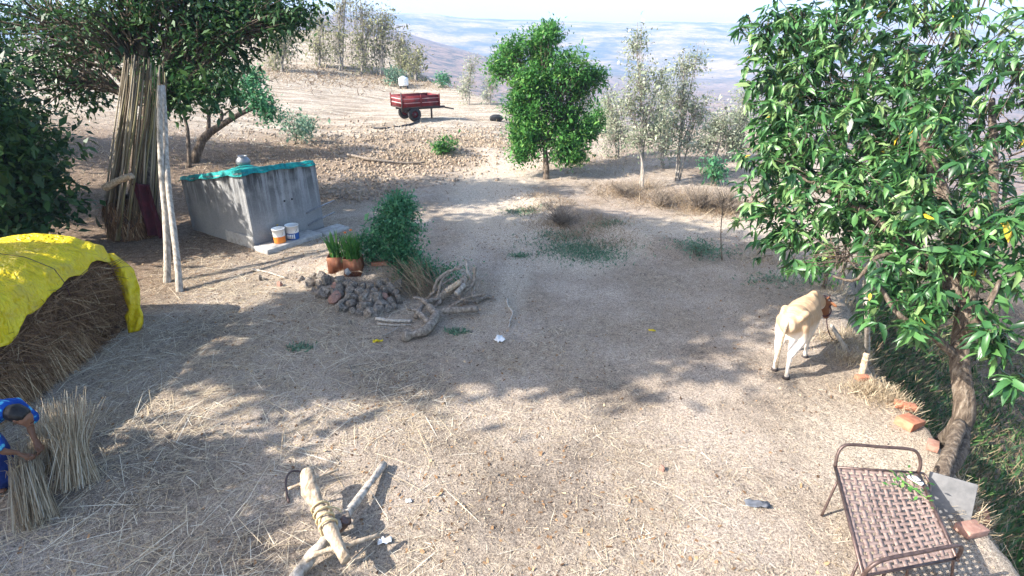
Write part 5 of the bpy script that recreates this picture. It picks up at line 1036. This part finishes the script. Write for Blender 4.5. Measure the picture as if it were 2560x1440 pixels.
dl = lambda x, y: inside(x, y)*np.clip(.18+.9*sstep(.5, -4.5, x)*sstep(14, 9, y)+2.6*fbm(x*.6, y*.6, 71), .03, 1)
strewn('straw_litter', 90000, (-8, 6, 2.6, 17), .03, .20, .0022, .005, 'straw', 101, .6, dl)
strewn('straw_stalks', 7500, (-7.5, 2.5, 2.8, 13), .2, .7, .0035, .007, 'straw', 102, .66, lambda x, y: dl(x, y)**1.6*sstep(.5, -2.5, x), .03, .07)
o = strewn('leaf_litter', 22000, (-10, 6, 2.6, 22), .02, .06, .012, .035, 'hay', 103, .55, lambda x, y: inside(x, y)*np.clip(.25+2.2*fbm(x*.45, y*.45, 75)+.5*sstep(-4, -7, x)*sstep(8, 11, y), 0, 1), .01, .3)
strewn('field_stubble', 26000, (-26, 3, 24, 60), .1, .4, .010, .022, 'straw', 104, .8, lambda x, y: np.clip(.35+1.8*fbm(x*.25, y*.25, 77), 0, 1), .03, .25)
def grass(name, n, xyf, hmin, hmax, w, mat, seed, lean=.5, mean=.5):
    rng = np.random.default_rng(seed); xy = xyf(rng, n); n = len(xy); z = hgt(xy[:, 0], xy[:, 1])-.01; an = rng.uniform(0, 2*PI, n); L_ = rng.uniform(hmin, hmax, n)
    ax = np.stack([np.cos(an)*lean*rng.random(n)*1.6, np.sin(an)*lean*rng.random(n)*1.6, np.ones(n)], 1); a = Acc()
    scatter(a, STR_V, STR_F, np.stack([xy[:, 0], xy[:, 1], z], 1), frames(ax, runit(n, rng)), np.stack([L_, np.full(n, w)*rng.uniform(.6, 1.4, n), L_*.6], 1), np.clip(rng.normal(mean, .25, n), 0, 1)); o = a.build(name, M[mat]); o['kind'] = 'stuff'; return o
def clumps(cs):
    def f(rng, n):
        w = np.array([c[3] for c in cs], float); idx = rng.choice(len(cs), n, p=w/w.sum()); C = np.array([c[:2] for c in cs]); S = np.array([c[2] for c in cs]); return C[idx]+rng.normal(0, 1, (n, 2))*S[idx][:, None]*np.array([1.0, .6])
    return f
def GC(px, py, s, w): q = GP(px, py); return (q.x, q.y, s, w)
grass('dry_grass', 3200, clumps([GC(1400, 560, .55, 3), GC(1360, 520, .5, 2), GC(1450, 590, .5, 2), GC(1340, 490, .4, 1), GC(1500, 560, .5, 1.5), GC(1530, 610, .4, 1)]), .06, .24, .008, 'dgrass', 201, 1.4, .3)
grass('dry_brush', 4500, clumps([GC(1650, 500, .8, 2), GC(1740, 510, .9, 3), GC(1800, 525, .8, 2), GC(1560, 480, .7, 1.6), GC(1850, 530, .9, 2), GC(1600, 470, .6, 1)]), .08, .42, .009, 'dgrass', 202, 1.7, .22)
grass('bank_grass', 11000, clumps([GC(1000, 350, 2.2, 2), GC(1150, 345, 2, 2), GC(1230, 360, 1.5, 1.5), GC(880, 400, 2.5, 2), GC(1080, 400, 1.6, 1.6), GC(700, 400, 3, 2), GC(560, 350, 3.5, 2), GC(300, 420, 3, 2), GC(900, 470, 1.4, 1), GC(1450, 420, 1.5, 1), GC(1500, 400, 2, 1)]), .05, .2, .016, 'dgrass', 203, 1.4, .5)
grass('slope_scrub', 2600, clumps([GC(700, 190, 5, 2), GC(820, 185, 5, 2), GC(930, 195, 5, 2), GC(1050, 215, 3, 1), GC(640, 200, 6, 1)]), .15, .6, .05, 'dgrass', 204, 2.2, .25)
grass('weeds', 5000, clumps([GC(1440, 620, .55, 3), GC(1480, 640, .5, 2), GC(1310, 530, .3, 1), GC(1400, 590, .4, 1), GC(1300, 640, .15, .4), GC(1760, 625, .4, 1.2), GC(1950, 700, .4, .6), GC(1520, 560, .25, .6), GC(750, 870, .1, .3), GC(1140, 830, .1, .3)]), .03, .10, .02, 'weed', 205, 1.2, .55)
grass('edge_grass', 5000, clumps([GC(2190, 980, .22, 2), GC(2160, 880, .2, 1.5), GC(2100, 850, .3, 1.5), GC(2130, 900, .2, 1), GC(1900, 650, .4, 1), GC(1930, 620, .4, 1), GC(2400, 1230, .2, 1), GC(2440, 1280, .2, 1), GC(2250, 1010, .2, 1), GC(2120, 760, .35, 1.5)]), .06, .24, .006, 'dgrass', 206, 1.2, .55)
def slope_xy(rng, n):
    y = rng.uniform(2.5, 13, n); return np.stack([np.interp(y, EDGE_Y, EDGE_X)+.3+rng.gamma(2, 1.3, n), y], 1)
grass('slope_weeds', 6000, slope_xy, .08, .35, .035, 'neem', 207, 1.3, .5)
grass('slope_scrub', 7000, slope_xy, .08, .3, .02, 'olive', 209, 1.3, .25)
grass('slope_grass', 5000, slope_xy, .10, .4, .012, 'dgrass', 208, .9, .12)
def dry_bush(px, py, h, w, n, label):
    c = GP(px, py); rg = np.random.default_rng(px); root = thing('dry_bush', label, 'bush', c, 'leafless grey-brown bushes by the lane'); a = Acc()
    for _ in range(n):
        d = Vector((rg.normal(0, .6)*w, rg.normal(0, .6)*w, h*rg.uniform(.5, 1.1))); m_ = c+d*.5+Vector(rg.normal(0, .05, 3)); v, f = tube([c+Vector(rg.normal(0, .05, 3)), m_, c+d], [.010, .007, .003], 3, False); a.add(v, f)
        for _k in range(3): e = m_+Vector(rg.normal(0, .14, 3))+Vector((0, 0, .1)); v, f = tube([m_, e], [.005, .0025], 3, False); a.add(v, f)
    a.build('twigs', M['deadwood'], root)['kind'] = 'stuff'
for px_, py_, h_, w_, n_b, lab in [(1745, 525, .8, .55, 110, 'broadest leafless dry bush at the near side of the pale trees'), (1815, 530, .75, .5, 90, 'leafless dry bush closest to the mango leaves'), (1650, 515, .6, .5, 80, 'low leafless dry bush below the tall pale tree'), (1400, 560, .45, .5, 80, 'low dry brown bush alone in mid yard on the grassy hump'), (1560, 490, .5, .5, 70, 'small leafless dry bush right of the leafy tree shadow')]: dry_bush(px_, py_, h_, w_, n_b, lab)
# clods and pebbles
rng = np.random.default_rng(55); bm = bmesh.new(); bmesh.ops.create_icosphere(bm, subdivisions=1, radius=.5); IV = np.array([tuple(v.co) for v in bm.verts]); IF = [tuple(v.index for v in f.verts) for f in bm.faces]; bm.free()
def clods(name, n, xyf, s0, s1, mat, seed):
    rng = np.random.default_rng(seed); xy = xyf(rng, n); n = len(xy); s = rng.uniform(s0, s1, n)**1.0; z = hgt(xy[:, 0], xy[:, 1])+s*.15; a = Acc(); scatter(a, IV+rng.normal(0, .06, IV.shape), IF, np.stack([xy[:, 0], xy[:, 1], z], 1), frames(runit(n, rng), runit(n, rng)), s[:, None]*rng.uniform(.6, 1.2, (n, 3)), rng.random(n)); o = a.build(name, M[mat]); o['kind'] = 'stuff'
clods('bank_clods', 4200, clumps([GC(1000, 345, 2, 2), GC(1120, 340, 2, 2), GC(1220, 355, 1.5, 2), GC(1100, 395, 1.2, 1), GC(1000, 410, 1.2, 1), GC(750, 330, 4, 1), GC(850, 340, 3, 1), GC(950, 440, 1.2, 1.5), GC(880, 480, .9, 1), GC(1250, 330, 2, 1.2), GC(700, 300, 4, 1), GC(1000, 380, 2.5, 2.5), GC(900, 430, 2, 2)]), .03, .15, 'crumb', 301)
def yard_xy(rng, n):
    p = np.stack([rng.uniform(-7, 5.4, n), rng.uniform(2.7, 14, n)], 1); return p[inside(p[:, 0], p[:, 1])]
clods('pebbles', 1600, yard_xy, .012, .04, 'stone', 302)
clods('crumbs', 14000, yard_xy, .010, .028, 'crumb', 303)
# odd bits of litter
def scrap(px, py, w, h, rz, mat, label, crumple=.02):
    q = GP(px, py); a = Acc(); n = 6; U, T = np.meshgrid(np.linspace(-.5, .5, n), np.linspace(-.5, .5, n)); rng = np.random.default_rng(px); x = U*w; y = T*h; c, s = math.cos(rz), math.sin(rz); X = q.x+x*c-y*s; Y = q.y+x*s+y*c
    Z = hgt(X, Y)+.012+np.abs(rng.normal(0, crumple, U.shape)); ii = np.arange(n-1)[:, None]*n+np.arange(n-1)[None]; a.add(np.stack([X.ravel(), Y.ravel(), Z.ravel()], 1), np.stack([ii, ii+1, ii+n+1, ii+n], -1).reshape(-1, 4)); o = a.build('wrapper', M[mat], origin=q); o.modifiers.new('s', 'SOLIDIFY').thickness = .003; tag(o, label, 'litter')
scrap(945, 855, .17, .07, .1, 'yellow', 'yellow wrapper lying on the straw below the wood pile'); scrap(1250, 852, .16, .16, .5, 'white', 'crumpled white plastic bag on the ground in mid yard', .03); scrap(1892, 1263, .26, .10, -.1, 'silver', 'crumpled grey-blue plastic wrapper on the sand left of the cot')
scrap(962, 1356, .14, .08, .2, 'white', 'white plastic scrap beside the plough'); scrap(1630, 828, .12, .05, -.2, 'yellow', 'small yellow leaf-like wrapper on the right of the yard', .01); scrap(1022, 1254, .06, .05, .2, 'white', 'tiny white scrap right of the plough pole', .01)

# ------------------------------------------------------------------ haze over the valley
a = Acc(); v, f = box((0, 1450, 40), (5600, 3200, 270)); a.add(v, f); hz_ = a.build('haze', None); hz_['kind'] = 'stuff'
m = bpy.data.materials.new('valley_haze'); m.use_nodes = True; nt = m.node_tree; nt.nodes.clear(); out = nt.nodes.new('ShaderNodeOutputMaterial'); pv = nt.nodes.new('ShaderNodeVolumePrincipled')
pv.inputs['Color'].default_value = (.42, .60, .95, 1); pv.inputs['Density'].default_value = .00042; pv.inputs['Anisotropy'].default_value = 0.0
nt.links.new(pv.outputs[0], out.inputs['Volume']); hz_.data.materials.append(m)
